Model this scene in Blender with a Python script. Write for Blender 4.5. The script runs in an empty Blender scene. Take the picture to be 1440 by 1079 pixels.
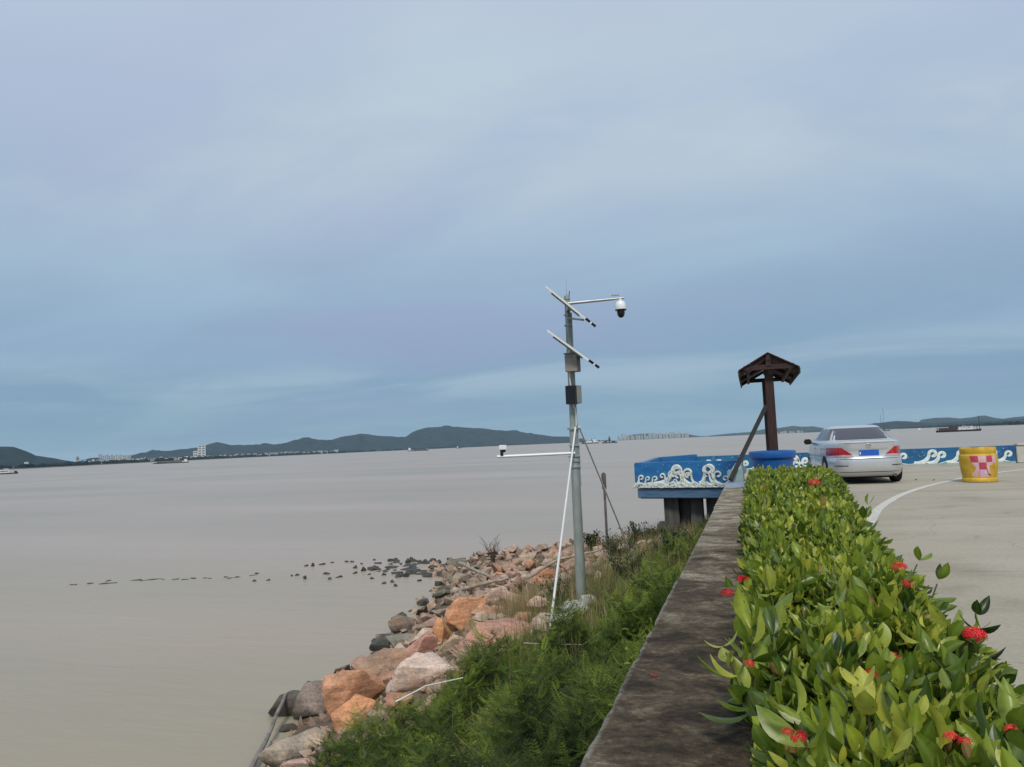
import bpy, bmesh, math, random
import numpy as np
from mathutils import Vector, Matrix, Euler, noise
PI = math.pi
rad = math.radians
RNG = np.random.default_rng(7)
random.seed(7)
scene = bpy.context.scene
C = scene.collection

# ------------------------------------------------------------------ camera
cam_d = bpy.data.cameras.new('camera')
cam_d.sensor_width = 36; cam_d.lens = 27.0; cam_d.clip_start = 0.05; cam_d.clip_end = 30000
cam = bpy.data.objects.new('camera', cam_d); C.objects.link(cam)
YAW, PITCH, ROLL = rad(17.1), rad(4.5486), rad(2.4622)
CAM = Vector((0, 0, 1.35))
fw = Vector((-math.sin(YAW)*math.cos(PITCH), math.cos(YAW)*math.cos(PITCH), math.sin(PITCH)))
r0 = Vector((math.cos(YAW), math.sin(YAW), 0)); u0 = r0.cross(fw)
rr = r0*math.cos(ROLL) - u0*math.sin(ROLL); uu = u0*math.cos(ROLL) + r0*math.sin(ROLL)
m = Matrix((rr, uu, -fw)).transposed().to_4x4(); m.translation = CAM
cam.matrix_world = m
scene.camera = cam

# ------------------------------------------------------------------ light
SUN_EL, SUN_AZ = rad(48), rad(165)      # azimuth measured clockwise from +Y: behind and to the right of the camera
world = bpy.data.worlds.new('World'); scene.world = world; world.use_nodes = True
nt = world.node_tree; N = nt.nodes; L = nt.links
for n in list(N): N.remove(n)
def nn(tree, kind, **kw):
    n = tree.nodes.new(kind)
    for k, v in kw.items():
        if k in n.inputs: n.inputs[k].default_value = v
        else: setattr(n, k, v)
    return n
def lin(c):
    return tuple(((x/255)/12.92 if x/255 <= .04045 else ((x/255+.055)/1.055)**2.4) for x in c) + (1,)
def ramp(tree, stops, interp='LINEAR'):
    r = tree.nodes.new('ShaderNodeValToRGB'); r.color_ramp.interpolation = interp
    e = r.color_ramp.elements
    while len(e) > 1: e.remove(e[0])
    e[0].position = stops[0][0]; e[0].color = stops[0][1]
    for p, c in stops[1:]:
        q = e.new(p); q.color = c
    return r
out = nn(nt, 'ShaderNodeOutputWorld')
sky = nn(nt, 'ShaderNodeTexSky', sky_type='NISHITA', sun_disc=False, sun_elevation=SUN_EL, sun_rotation=SUN_AZ)
bg1 = nn(nt, 'ShaderNodeBackground', Strength=0.1); L.new(sky.outputs[0], bg1.inputs[0])
tc = nn(nt, 'ShaderNodeTexCoord')
sep = nn(nt, 'ShaderNodeSeparateXYZ'); L.new(tc.outputs['Generated'], sep.inputs[0])
# cloud layer on a flat ceiling: direction / (z + k) gives streaks that flatten toward the horizon
zadd = nn(nt, 'ShaderNodeMath', operation='ADD'); L.new(sep.outputs[2], zadd.inputs[0]); zadd.inputs[1].default_value = .12
dx = nn(nt, 'ShaderNodeMath', operation='DIVIDE'); L.new(sep.outputs[0], dx.inputs[0]); L.new(zadd.outputs[0], dx.inputs[1])
dy = nn(nt, 'ShaderNodeMath', operation='DIVIDE'); L.new(sep.outputs[1], dy.inputs[0]); L.new(zadd.outputs[0], dy.inputs[1])
comb = nn(nt, 'ShaderNodeCombineXYZ'); L.new(dx.outputs[0], comb.inputs[0]); L.new(dy.outputs[0], comb.inputs[1])
mp = nn(nt, 'ShaderNodeMapping'); L.new(comb.outputs[0], mp.inputs[0]); mp.inputs['Rotation'].default_value = (0, 0, rad(-25)); mp.inputs['Location'].default_value = (7.4, 3.8, 0); mp.inputs['Scale'].default_value = (.62, .95, 1)
n1 = nn(nt, 'ShaderNodeTexNoise', Scale=.8, Detail=6.0, Roughness=.55, Distortion=.6); L.new(mp.outputs[0], n1.inputs['Vector'])
n2 = nn(nt, 'ShaderNodeTexNoise', Scale=.45, Detail=3.0, Roughness=.5); L.new(mp.outputs[0], n2.inputs['Vector'])
base = ramp(nt, [(0.0, lin((119,157,184))), (.07, lin((122,157,185))), (.16, lin((142,168,194))), (.26, lin((162,184,208))), (.42, lin((178,196,219))), (.54, lin((196,211,227))), (1, lin((196,211,229)))])
L.new(sep.outputs[2], base.inputs[0])
pale = ramp(nt, [(0.0, lin((134,165,188))), (.05, lin((136,168,190))), (.085, lin((156,180,200))), (.13, lin((144,172,200))), (.22, lin((162,188,210))), (.33, lin((190,206,219))), (.45, lin((195,211,221))), (1, lin((200,214,226)))])
L.new(sep.outputs[2], pale.inputs[0])
lav = ramp(nt, [(0.0, lin((120,154,184))), (.12, lin((142,162,193))), (.25, lin((166,180,208))), (.45, lin((182,195,218))), (1, lin((186,199,222)))])
L.new(sep.outputs[2], lav.inputs[0])
f1 = ramp(nt, [(.38, (0,0,0,1)), (.68, (1,1,1,1))], 'EASE'); L.new(n1.outputs[0], f1.inputs[0])
f2 = ramp(nt, [(.48, (0,0,0,1)), (.64, (1,1,1,1))], 'EASE'); L.new(n2.outputs[0], f2.inputs[0])
mx1 = nn(nt, 'ShaderNodeMixRGB'); L.new(f2.outputs[0], mx1.inputs[0]); L.new(base.outputs[0], mx1.inputs[1]); L.new(lav.outputs[0], mx1.inputs[2])
mx2 = nn(nt, 'ShaderNodeMixRGB'); L.new(f1.outputs[0], mx2.inputs[0]); L.new(mx1.outputs[0], mx2.inputs[1]); L.new(pale.outputs[0], mx2.inputs[2])
bg2 = nn(nt, 'ShaderNodeBackground', Strength=1.0); L.new(mx2.outputs[0], bg2.inputs[0])
ms = nn(nt, 'ShaderNodeMixShader'); ms.inputs[0].default_value = .93
L.new(bg1.outputs[0], ms.inputs[1]); L.new(bg2.outputs[0], ms.inputs[2]); L.new(ms.outputs[0], out.inputs[0])

sd = bpy.data.lights.new('sun', 'SUN'); sd.energy = 2.3; sd.angle = rad(12); sd.color = (1, .93, .82)
sun = bpy.data.objects.new('sun', sd); C.objects.link(sun)
sv = Vector((math.sin(SUN_AZ)*math.cos(SUN_EL), math.cos(SUN_AZ)*math.cos(SUN_EL), math.sin(SUN_EL)))
sun.rotation_euler = sv.to_track_quat('Z', 'Y').to_euler()
vs = scene.view_settings; vs.view_transform = 'Standard'; vs.look = 'None'; vs.exposure = 0; vs.gamma = 1; vs.use_curve_mapping = False

# ------------------------------------------------------------------ materials
def mat(name, col, rough=.8, metal=0, spec=.5, var=.15, scale=8.0, col2=None, bump=0, bscale=None, coat=0, transl=0, objcol=False, stretch=None, detail=6.0, bdist=.01):
    m = bpy.data.materials.new(name); m.use_nodes = True
    t = m.node_tree; b = t.nodes['Principled BSDF']
    b.inputs['Roughness'].default_value = rough; b.inputs['Metallic'].default_value = metal
    b.inputs['Specular IOR Level'].default_value = spec
    if coat: b.inputs['Coat Weight'].default_value = coat; b.inputs['Coat Roughness'].default_value = .08
    g = nn(t, 'ShaderNodeNewGeometry')
    mpn = nn(t, 'ShaderNodeMapping'); t.links.new(g.outputs['Position'], mpn.inputs[0])
    if stretch: mpn.inputs['Scale'].default_value = stretch
    no = nn(t, 'ShaderNodeTexNoise', Scale=scale, Detail=detail, Roughness=.6); t.links.new(mpn.outputs[0], no.inputs['Vector'])
    c1 = tuple(col[:3]) + (1,)
    if col2 is None:
        lo = tuple(x*(1-var) for x in c1[:3]) + (1,); hi = tuple(min(1, x*(1+var)) for x in c1[:3]) + (1,)
    else: lo, hi = c1, tuple(col2[:3]) + (1,)
    r = ramp(t, [(.33, lo), (.67, hi)]); t.links.new(no.outputs[0], r.inputs[0])
    res = r.outputs[0]
    if objcol:
        oi = nn(t, 'ShaderNodeObjectInfo'); mu = nn(t, 'ShaderNodeMixRGB', blend_type='MULTIPLY'); mu.inputs[0].default_value = 1
        t.links.new(res, mu.inputs[1]); t.links.new(oi.outputs['Color'], mu.inputs[2]); res = mu.outputs[0]
    t.links.new(res, b.inputs['Base Color'])
    if bump:
        nb = nn(t, 'ShaderNodeTexNoise', Scale=bscale or scale*3, Detail=5.0, Roughness=.6); t.links.new(mpn.outputs[0], nb.inputs['Vector'])
        bp = nn(t, 'ShaderNodeBump', Strength=bump, Distance=bdist); t.links.new(nb.outputs[0], bp.inputs['Height']); t.links.new(bp.outputs[0], b.inputs['Normal'])
    m['res'] = 1
    return m

# ------------------------------------------------------------------ builders
def tag(o, label=None, cat=None, group=None, kind=None):
    if label: o['label'] = label
    if cat: o['category'] = cat
    if group: o['group'] = group
    if kind: o['kind'] = kind
    return o
def empty(name, loc, label, cat, group=None, rz=0):
    o = bpy.data.objects.new(name, None); C.objects.link(o); o.location = loc; o.rotation_euler = (0, 0, rz)
    o.empty_display_size = .1
    return tag(o, label, cat, group)
class MB:
    def __init__(s): s.v = []; s.f = []
    def add(s, vs_, fs_):
        k = len(s.v); s.v += [tuple(p) for p in vs_]; s.f += [tuple(k+i for i in q) for q in fs_]; return s
    def box(s, c, d, rz=0):
        x, y, z = (k/2 for k in d); cr, sr = math.cos(rz), math.sin(rz)
        vs_ = []
        for sz in (-z, z):
            for sx, sy in ((-x, -y), (x, -y), (x, y), (-x, y)):
                vs_.append((c[0]+sx*cr-sy*sr, c[1]+sx*sr+sy*cr, c[2]+sz))
        return s.add(vs_, [(3,2,1,0), (4,5,6,7), (0,1,5,4), (1,2,6,5), (2,3,7,6), (3,0,4,7)])
    def hull8(s, pts):
        return s.add(pts, [(3,2,1,0), (4,5,6,7), (0,1,5,4), (1,2,6,5), (2,3,7,6), (3,0,4,7)])
    def beam(s, a, b, w, h, up=(0, 0, 1)):
        a, b = Vector(a), Vector(b); d = (b-a).normalized(); x = d.cross(Vector(up))
        if x.length < 1e-4: x = d.cross(Vector((1, 0, 0)))
        x.normalize(); y = x.cross(d)
        pts = [p + x*(i*w/2) + y*(j*h/2) for p in (a, b) for i, j in ((-1,-1), (1,-1), (1,1), (-1,1))]
        return s.add(pts, [(3,2,1,0), (4,5,6,7), (0,1,5,4), (1,2,6,5), (2,3,7,6), (3,0,4,7)])
    def tube(s, pts, r, n=12, caps=True):
        pts = [Vector(p) for p in pts]; rs = r if isinstance(r, (list, tuple)) else [r]*len(pts)
        vs_ = []; fs_ = []; px = None
        for i, p in enumerate(pts):
            d = (pts[min(i+1, len(pts)-1)] - pts[max(i-1, 0)]).normalized()
            if px is None: px = d.orthogonal().normalized()
            px = (px - d*px.dot(d)).normalized(); py = d.cross(px)
            for k in range(n):
                a = 2*PI*k/n; vs_.append(p + px*(rs[i]*math.cos(a)) + py*(rs[i]*math.sin(a)))
        for i in range(len(pts)-1):
            for k in range(n): fs_.append((i*n+k, i*n+(k+1) % n, (i+1)*n+(k+1) % n, (i+1)*n+k))
        if caps: fs_.append(tuple(range(n))[::-1]); fs_.append(tuple((len(pts)-1)*n+k for k in range(n)))
        return s.add(vs_, fs_)
    def lathe(s, c, prof, n=32, a0=0):
        vs_ = []; fs_ = []
        for r_, z in prof:
            for k in range(n):
                a = 2*PI*k/n+a0; vs_.append((c[0]+r_*math.cos(a), c[1]+r_*math.sin(a), c[2]+z))
        for i in range(len(prof)-1):
            for k in range(n): fs_.append((i*n+k, i*n+(k+1) % n, (i+1)*n+(k+1) % n, (i+1)*n+k))
        if prof[0][0] > 1e-4: fs_.append(tuple(range(n))[::-1])
        if prof[-1][0] > 1e-4: fs_.append(tuple((len(prof)-1)*n+k for k in range(n)))
        return s.add(vs_, fs_)
    def prism(s, poly, z0, z1):
        n = len(poly); vs_ = [(p[0], p[1], z0) for p in poly] + [(p[0], p[1], z1) for p in poly]
        fs_ = [tuple(range(n))[::-1], tuple(range(n, 2*n))] + [(i, (i+1) % n, n+(i+1) % n, n+i) for i in range(n)]
        return s.add(vs_, fs_)
    def build(s, name, material, parent=None, smooth=False, bevel=0, world_co=True, seg=2):
        me = bpy.data.meshes.new(name)
        off = Vector(parent.location) if (parent is not None and world_co) else Vector((0, 0, 0))
        if parent is not None and world_co and parent.parent is not None: off = off + Vector(parent.parent.location)
        me.from_pydata([tuple(Vector(p)-off) for p in s.v], [], s.f); me.update()
        if bevel:
            bm = bmesh.new(); bm.from_mesh(me)
            es = [e for e in bm.edges if len(e.link_faces) == 2 and e.calc_face_angle(0) > .5]
            bmesh.ops.bevel(bm, geom=es, offset=bevel, segments=seg, affect='EDGES', clamp_overlap=True)
            bm.to_mesh(me); bm.free()
        if smooth:
            me.polygons.foreach_set('use_smooth', [True]*len(me.polygons))
            if smooth != 'all': me.set_sharp_from_angle(angle=rad(38))
        if material: me.materials.append(material)
        o = bpy.data.objects.new(name, me); C.objects.link(o)
        if parent is not None: o.parent = parent
        return o
def fast_mesh(name, V, Q, tint=None, smooth=False):
    me = bpy.data.meshes.new(name); nv, nf = len(V), len(Q)
    me.vertices.add(nv); me.vertices.foreach_set('co', np.asarray(V, np.float32).ravel())
    me.loops.add(nf*4); me.loops.foreach_set('vertex_index', np.asarray(Q, np.int32).ravel())
    me.polygons.add(nf); me.polygons.foreach_set('loop_start', np.arange(0, nf*4, 4, dtype=np.int32))
    me.polygons.foreach_set('loop_total', np.full(nf, 4, np.int32))
    if smooth: me.polygons.foreach_set('use_smooth', np.ones(nf, bool))
    if tint is not None:
        a = me.attributes.new('tint', 'FLOAT', 'POINT'); a.data.foreach_set('value', np.asarray(tint, np.float32))
    me.update(calc_edges=True); return me
def scatter(V0, Q0, mats4, tints, name, material, parent=None, base_t=None, smooth=False, off=(0, 0, 0)):
    """one mesh holding many copies of a quad mesh"""
    M = np.asarray(mats4, np.float32); n = len(M); nv = len(V0)
    Vh = np.concatenate([np.asarray(V0, np.float32), np.ones((nv, 1), np.float32)], 1)
    W = np.einsum('nij,vj->nvi', M, Vh)[:, :, :3].reshape(-1, 3) - np.asarray(off, np.float32)
    Q = (np.asarray(Q0)[None] + (np.arange(n)*nv)[:, None, None]).reshape(-1, 4)
    t = np.repeat(np.asarray(tints, np.float32), nv)
    if base_t is not None: t = t + np.tile(base_t, n)
    me = fast_mesh(name, W, Q, t, smooth); me.materials.append(material)
    o = bpy.data.objects.new(name, me); C.objects.link(o)
    if parent is not None: o.parent = parent
    return o
def frame(p, zdir, xhint, s):
    """4x4: local +Y grows along zdir, scaled"""
    y = zdir/np.linalg.norm(zdir); x = xhint - y*np.dot(xhint, y); x = x/np.linalg.norm(x); z = np.cross(x, y)
    m_ = np.eye(4); m_[:3, 0] = x*s; m_[:3, 1] = y*s; m_[:3, 2] = z*s; m_[:3, 3] = p; return m_
def grid_mesh(xs, ys, zf):
    V = []; nx, ny = len(xs), len(ys)
    for y in ys:
        for x in xs: V.append((x, y, zf(x, y)))
    Q = [(j*nx+i, j*nx+i+1, (j+1)*nx+i+1, (j+1)*nx+i) for j in range(ny-1) for i in range(nx-1)]
    return V, Q
def ordinal(k):
    """1 -> first ... 99 -> ninety-ninth"""
    a = ['', 'first', 'second', 'third', 'fourth', 'fifth', 'sixth', 'seventh', 'eighth', 'ninth', 'tenth', 'eleventh', 'twelfth', 'thirteenth', 'fourteenth', 'fifteenth', 'sixteenth', 'seventeenth', 'eighteenth', 'nineteenth']
    tens = ['', '', 'twenty', 'thirty', 'forty', 'fifty', 'sixty', 'seventy', 'eighty', 'ninety']
    if k < 20: return a[k]
    return tens[k//10][:-1]+'ieth' if k % 10 == 0 else tens[k//10]+'-'+a[k % 10]
def copy_tree(o, parent=None):
    c = o.copy(); C.objects.link(c); c.parent = parent
    for ch in list(o.children): copy_tree(ch, c)
    return c

HAZE = 4.5e-5
DATA = {"ridge_left":[[-2497.2,1662.6,51.3],[-2449.2,1732.5,78.4],[-2396.7,1804.4,86.5],[-2351.2,1863.2,75.0],[-2327.4,1893.0,66.7],[-2302.7,1922.9,63.0],[-2283.7,1945.4,50.2],[-2264.2,1968.1,32.5],[-2230.7,2006.0,23.2],[-2188.8,2051.7,8.4],[-2167.1,2074.6,-7.6]],"ridge_low":[[-2643.5,2443.7,-0.4],[-2614.5,2474.8,11.9],[-2591.7,2498.6,20.4],[-2564.9,2526.2,23.0],[-2543.0,2548.2,7.0],[-2518.8,2572.1,-6.4]],"ridge_main":[[-3638.3,3715.2,7.1],[-3583.2,3768.4,37.8],[-3540.8,3808.2,56.7],[-3482.9,3861.2,53.4],[-3393.1,3940.4,48.3],[-3331.0,3993.1,62.5],[-3299.4,4019.2,65.2],[-3251.0,4058.5,84.9],[-3218.3,4084.5,92.2],[-3151.9,4135.9,75.4],[-3031.5,4225.0,73.8],[-2906.1,4312.1,72.2],[-2831.9,4361.2,94.0],[-2737.7,4421.0,77.9],[-2640.9,4479.5,78.0],[-2581.3,4514.1,93.9],[-2472.3,4574.7,112.4],[-2378.2,4624.3,96.4],[-2294.7,4666.3,92.6],[-2210.2,4706.9,81.7],[-2166.6,4727.1,108.2],[-2079.2,4766.2,137.8],[-1991.4,4803.6,143.5],[-1951.2,4820.0,153.7],[-1911.7,4835.8,140.0],[-1858.4,4856.6,132.8],[-1746.6,4897.9,115.9],[-1633.7,4936.7,96.4],[-1418.8,5002.7,67.6],[-1289.9,5037.5,47.4],[-1174.1,5065.7,35.0],[-1082.0,5086.2,11.8],[-989.7,5105.0,-6.5]],"ridge_city":[[-1175.1,7103.5,21.4],[-1044.9,7123.8,48.4],[-916.2,7141.5,52.4],[-795.5,7155.9,37.2],[-661.8,7169.5,37.7],[-579.6,7176.6,34.0],[-442.8,7186.4,5.2],[-349.0,7191.5,4.3]],"ridge_mid":[[-418.4,6787.1,2.0],[-299.9,6793.4,8.9],[-170.6,6797.9,18.2],[-14.2,6800.0,20.1],[84.3,6799.5,39.5],[226.1,6796.2,44.7],[333.1,6791.8,57.3],[415.3,6787.3,47.4],[486.4,6782.6,46.9],[561.1,6776.8,28.7],[684.2,6765.5,28.5],[790.0,6753.9,34.9],[945.7,6733.9,44.2],[1097.7,6710.8,53.3]],"ridge_rnear":[[462.0,4576.7,8.1],[534.2,4568.9,20.2],[640.0,4555.3,34.2],[742.8,4539.6,40.3],[825.6,4525.3,32.2],[906.2,4509.9,20.4],[1001.4,4489.7,19.1],[1094.2,4468.0,21.5],[1183.9,4445.0,18.4],[1299.6,4412.6,17.4],[1411.3,4378.2,25.0],[1517.5,4342.5,22.1],[1618.1,4306.0,6.0]],"ridge_rfar":[[1335.9,7481.7,41.3],[1430.1,7464.2,67.4],[1527.0,7445.0,77.5],[1631.8,7422.7,74.7],[1708.3,7405.5,61.3],[1790.0,7386.2,65.8],[1841.0,7373.7,74.9],[1886.0,7362.3,78.3],[1943.5,7347.3,57.1],[2005.6,7330.6,41.7],[2078.1,7310.4,49.4],[2149.2,7289.8,53.5],[2288.1,7247.4,60.3],[2464.6,7189.3,43.9],[2673.5,7114.3,9.0]],"shore":[[-970.7,616.6],[-975.4,699.1],[-950.4,812.0],[-1047.4,1002.7],[-1157.6,1244.9],[-1356.7,1857.3],[-1492.3,2717.2],[-1433.1,3734.5],[-1130.5,4870.5],[-899.7,5932.2],[-406.1,6587.5],[-14.1,6200.0],[390.9,5486.1],[675.6,4145.3],[673.8,3128.3],[536.3,1822.7],[527.3,1510.6],[559.3,1391.8]],"bld":[["tower",[-1454.4,1781.8,20.0,36.6]],["tower2",[-1454.0,1756.2,9.9,21.1]],["mid",[-2066.3,2034.8,3.8,27.1]],["mid",[-2062.5,2038.6,3.7,27.1]],["mid",[-2058.2,2043.0,5.2,22.5]],["mid",[-2053.5,2047.7,3.8,23.7]],["mid",[-2049.8,2051.4,3.7,26.0]],["mid",[-2045.7,2055.5,5.2,21.5]],["mid",[-2040.4,2060.8,5.0,24.9]],["mid",[-2035.9,2065.3,4.7,21.5]],["mid",[-2030.7,2070.4,5.2,25.0]],["mid",[-2025.7,2075.3,4.8,22.2]],["mid",[-2021.4,2079.4,4.4,24.4]],["mid",[-2016.2,2084.5,5.3,21.3]],["mid",[-2011.3,2089.2,5.4,20.9]],["mid",[-2005.7,2094.5,5.2,20.9]],["mid",[-2000.9,2099.1,4.7,21.1]],["low",[-1409.7,1349.1,5.0,7.5]],["low",[-1496.7,1443.0,6.9,5.6]],["low",[-1427.2,1388.0,5.2,8.2]],["low",[-1437.0,1408.1,4.6,6.9]],["low",[-1483.2,1465.7,7.7,5.7]],["low",[-1415.4,1412.3,4.1,4.8]],["low",[-1427.7,1437.6,6.8,5.4]],["low",[-1488.5,1511.4,6.4,4.7]],["low",[-1527.5,1568.7,9.4,7.5]],["low",[-1487.6,1540.6,5.6,8.5]],["low",[-1487.9,1555.7,9.1,7.0]],["low",[-1359.0,1433.7,4.7,6.2]],["low",[-1329.7,1416.0,8.5,5.7]],["low",[-1386.4,1488.7,4.7,7.6]],["low",[-1392.1,1505.1,4.3,8.4]],["low",[-1342.5,1460.6,4.0,4.8]],["low",[-1393.1,1527.8,4.7,4.7]],["low",[-1392.9,1541.5,9.4,5.0]],["low",[-1375.1,1539.5,6.2,8.5]],["low",[-1588.0,1798.9,7.7,4.7]],["low",[-1591.9,1822.2,10.6,7.2]],["low",[-1534.3,1772.2,6.8,5.3]],["low",[-1499.0,1748.8,10.1,4.9]],["low",[-1545.8,1829.1,8.8,7.8]],["low",[-1590.4,1907.6,9.7,7.2]],["low",[-1601.9,1941.7,6.5,5.3]],["low",[-1553.6,1908.4,11.2,5.6]],["low",[-1519.3,1893.0,9.6,7.2]],["low",[-1570.9,1983.1,10.2,5.5]],["low",[-1564.3,2001.2,6.6,8.0]],["low",[-1421.6,1837.4,5.8,7.5]],["low",[-1416.0,1854.8,9.4,4.7]],["low",[-1523.1,2021.6,9.8,7.2]],["low",[-1708.1,2273.2,7.0,9.7]],["low",[-1812.9,2444.8,8.6,9.5]],["low",[-1705.9,2335.8,12.5,9.5]],["low",[-1776.3,2468.4,11.0,9.9]],["low",[-1649.5,2322.8,12.1,5.2]],["low",[-1718.6,2456.6,12.4,9.7]],["low",[-1693.1,2447.4,11.2,9.1]],["low",[-1615.6,2362.6,15.3,9.2]],["low",[-1631.2,2423.0,11.2,9.2]],["low",[-1586.3,2385.4,12.0,10.0]],["low",[-1632.3,2485.1,13.9,9.7]],["low",[-1551.0,2399.8,15.6,8.9]],["low",[-1638.3,2581.5,9.9,6.9]],["low",[-1626.5,2600.6,16.4,6.0]],["low",[-1538.4,2491.3,9.2,7.8]],["low",[-1475.5,2428.3,16.3,8.6]],["low",[-1553.0,2597.1,13.6,7.8]],["low",[-1554.2,2636.4,8.8,6.6]],["low",[-1508.8,2596.4,16.0,10.4]],["low",[-1091.5,1028.9,4.2,12.5]],["low",[-1064.4,909.4,5.5,6.4]],["city",[-1062.3,6412.6,19.7,33.0]],["city",[-1032.2,6417.5,17.7,49.0]],["city",[-1007.8,6421.4,22.9,45.5]],["city",[-981.1,6425.5,17.5,28.4]],["city",[-954.4,6429.5,16.4,42.3]],["city",[-938.1,6431.9,12.8,28.6]],["city",[-914.2,6435.4,14.0,48.7]],["city",[-893.5,6438.3,19.1,33.9]],["city",[-869.9,6441.5,12.8,35.4]],["city",[-845.3,6444.8,13.9,42.0]],["city",[-827.1,6447.2,15.4,25.2]],["city",[-805.0,6450.0,23.8,46.4]],["city",[-772.6,6453.9,22.0,49.7]],["city",[-750.1,6456.6,19.0,37.6]],["city",[-721.4,6459.8,23.5,44.5]],["city",[-692.1,6463.0,13.0,41.8]],["city",[-667.1,6465.7,20.9,40.7]],["city",[-638.8,6468.5,15.4,49.0]],["city",[-616.3,6470.7,19.1,48.1]],["city",[-591.7,6473.0,15.5,30.5]],["city",[-568.7,6475.1,19.4,50.6]],["city",[-541.3,6477.4,16.5,35.0]],["city",[-516.0,6479.5,15.0,35.2]],["city",[-500.2,6480.7,13.6,38.6]],["city",[167.2,5697.5,15.8,10.8]],["city",[201.1,5696.5,15.8,9.7]],["city",[224.6,5695.6,19.4,13.7]],["city",[259.4,5694.1,15.5,10.5]],["city",[279.1,5693.2,11.9,10.1]],["city",[311.9,5691.5,18.3,12.7]],["city",[333.5,5690.2,11.6,10.5]]],"ships":{"barge":[[125.7,615.2],[153.3,608.9]],"ship_mid":[[-308.8,1431.3],[-275.9,1438.0]],"ship_dark":[[-235.3,1250.9],[-210.2,1255.3]],"boat_left":[[-407.9,325.9],[-399.4,336.3]],"barge_mid":[[-657.2,1407.7],[-618.5,1425.1]],"boat_small":[[-917.0,2331.8],[-899.9,2338.4]],"masts":[[222.6,1555.9],[243.6,1552.8]],"white":[[230.7,1242.5],[235.2,1241.7]],"long":[[-621.9,684.1],[-594.5,708.0]]},"wrocks":[[-16.822,23.233,9.4,3.1],[-17.784,24.717,4.4,2.5],[-16.387,23.452,8.8,2.8],[-16.028,24.314,6.3,2.2],[-15.895,24.435,5.7,1.9],[-15.158,23.805,11.3,8.8],[-16.502,26.479,8.8,7.5],[-16.793,26.469,9.4,3.1],[-16.339,26.858,12.6,2.5],[-16.14,27.274,6.3,1.6],[-14.904,24.784,12.6,4.7],[-14.147,23.734,7.9,4.4],[-14.053,24.172,12.6,1.9],[-14.477,26.084,11.3,5.0],[-13.878,24.995,11.9,3.8],[-13.794,25.471,8.8,6.9],[-14.698,27.013,4.4,2.5],[-12.638,23.948,6.9,2.5],[-13.68,26.264,4.4,3.1],[-12.57,24.649,9.4,4.4],[-11.59,23.35,6.9,4.4],[-11.773,23.1,5.0,3.8],[-11.143,22.679,5.0,4.4],[-10.76,23.643,5.0,3.8],[-12.944,25.748,4.4,2.5],[-12.635,25.664,4.4,2.5],[-11.882,24.376,18.9,6.9],[-11.615,24.434,15.7,8.8],[-11.563,24.922,12.6,6.9],[-15.612,27.482,8.2,2.5],[-15.352,27.461,9.4,2.8],[-12.905,27.384,14.5,8.8],[-13.119,28.154,8.2,6.3],[-13.841,27.746,12.6,5.0],[-13.737,28.029,7.5,4.4],[-12.491,27.503,11.3,4.4],[-12.307,27.616,11.3,5.0],[-12.031,27.731,15.7,6.3],[-11.6,27.258,12.6,7.5],[-11.48,26.342,15.7,6.3],[-10.936,24.687,18.9,5.7],[-11.229,25.96,12.6,6.9],[-11.103,26.604,12.6,6.3],[-11.511,28.072,8.2,5.7],[-8.923,21.043,18.9,10.7],[-9.313,21.635,12.6,4.4],[-8.098,17.68,13.2,15.1],[-8.162,17.649,6.3,6.3],[-12.984,26.956,6.3,2.5],[-14.679,27.954,3.8,1.9],[-13.189,24.753,3.8,1.9],[-13.156,25.403,3.8,1.9],[-9.797,22.961,18.9,9.4],[-9.375,22.58,15.7,6.9]]}
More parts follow.
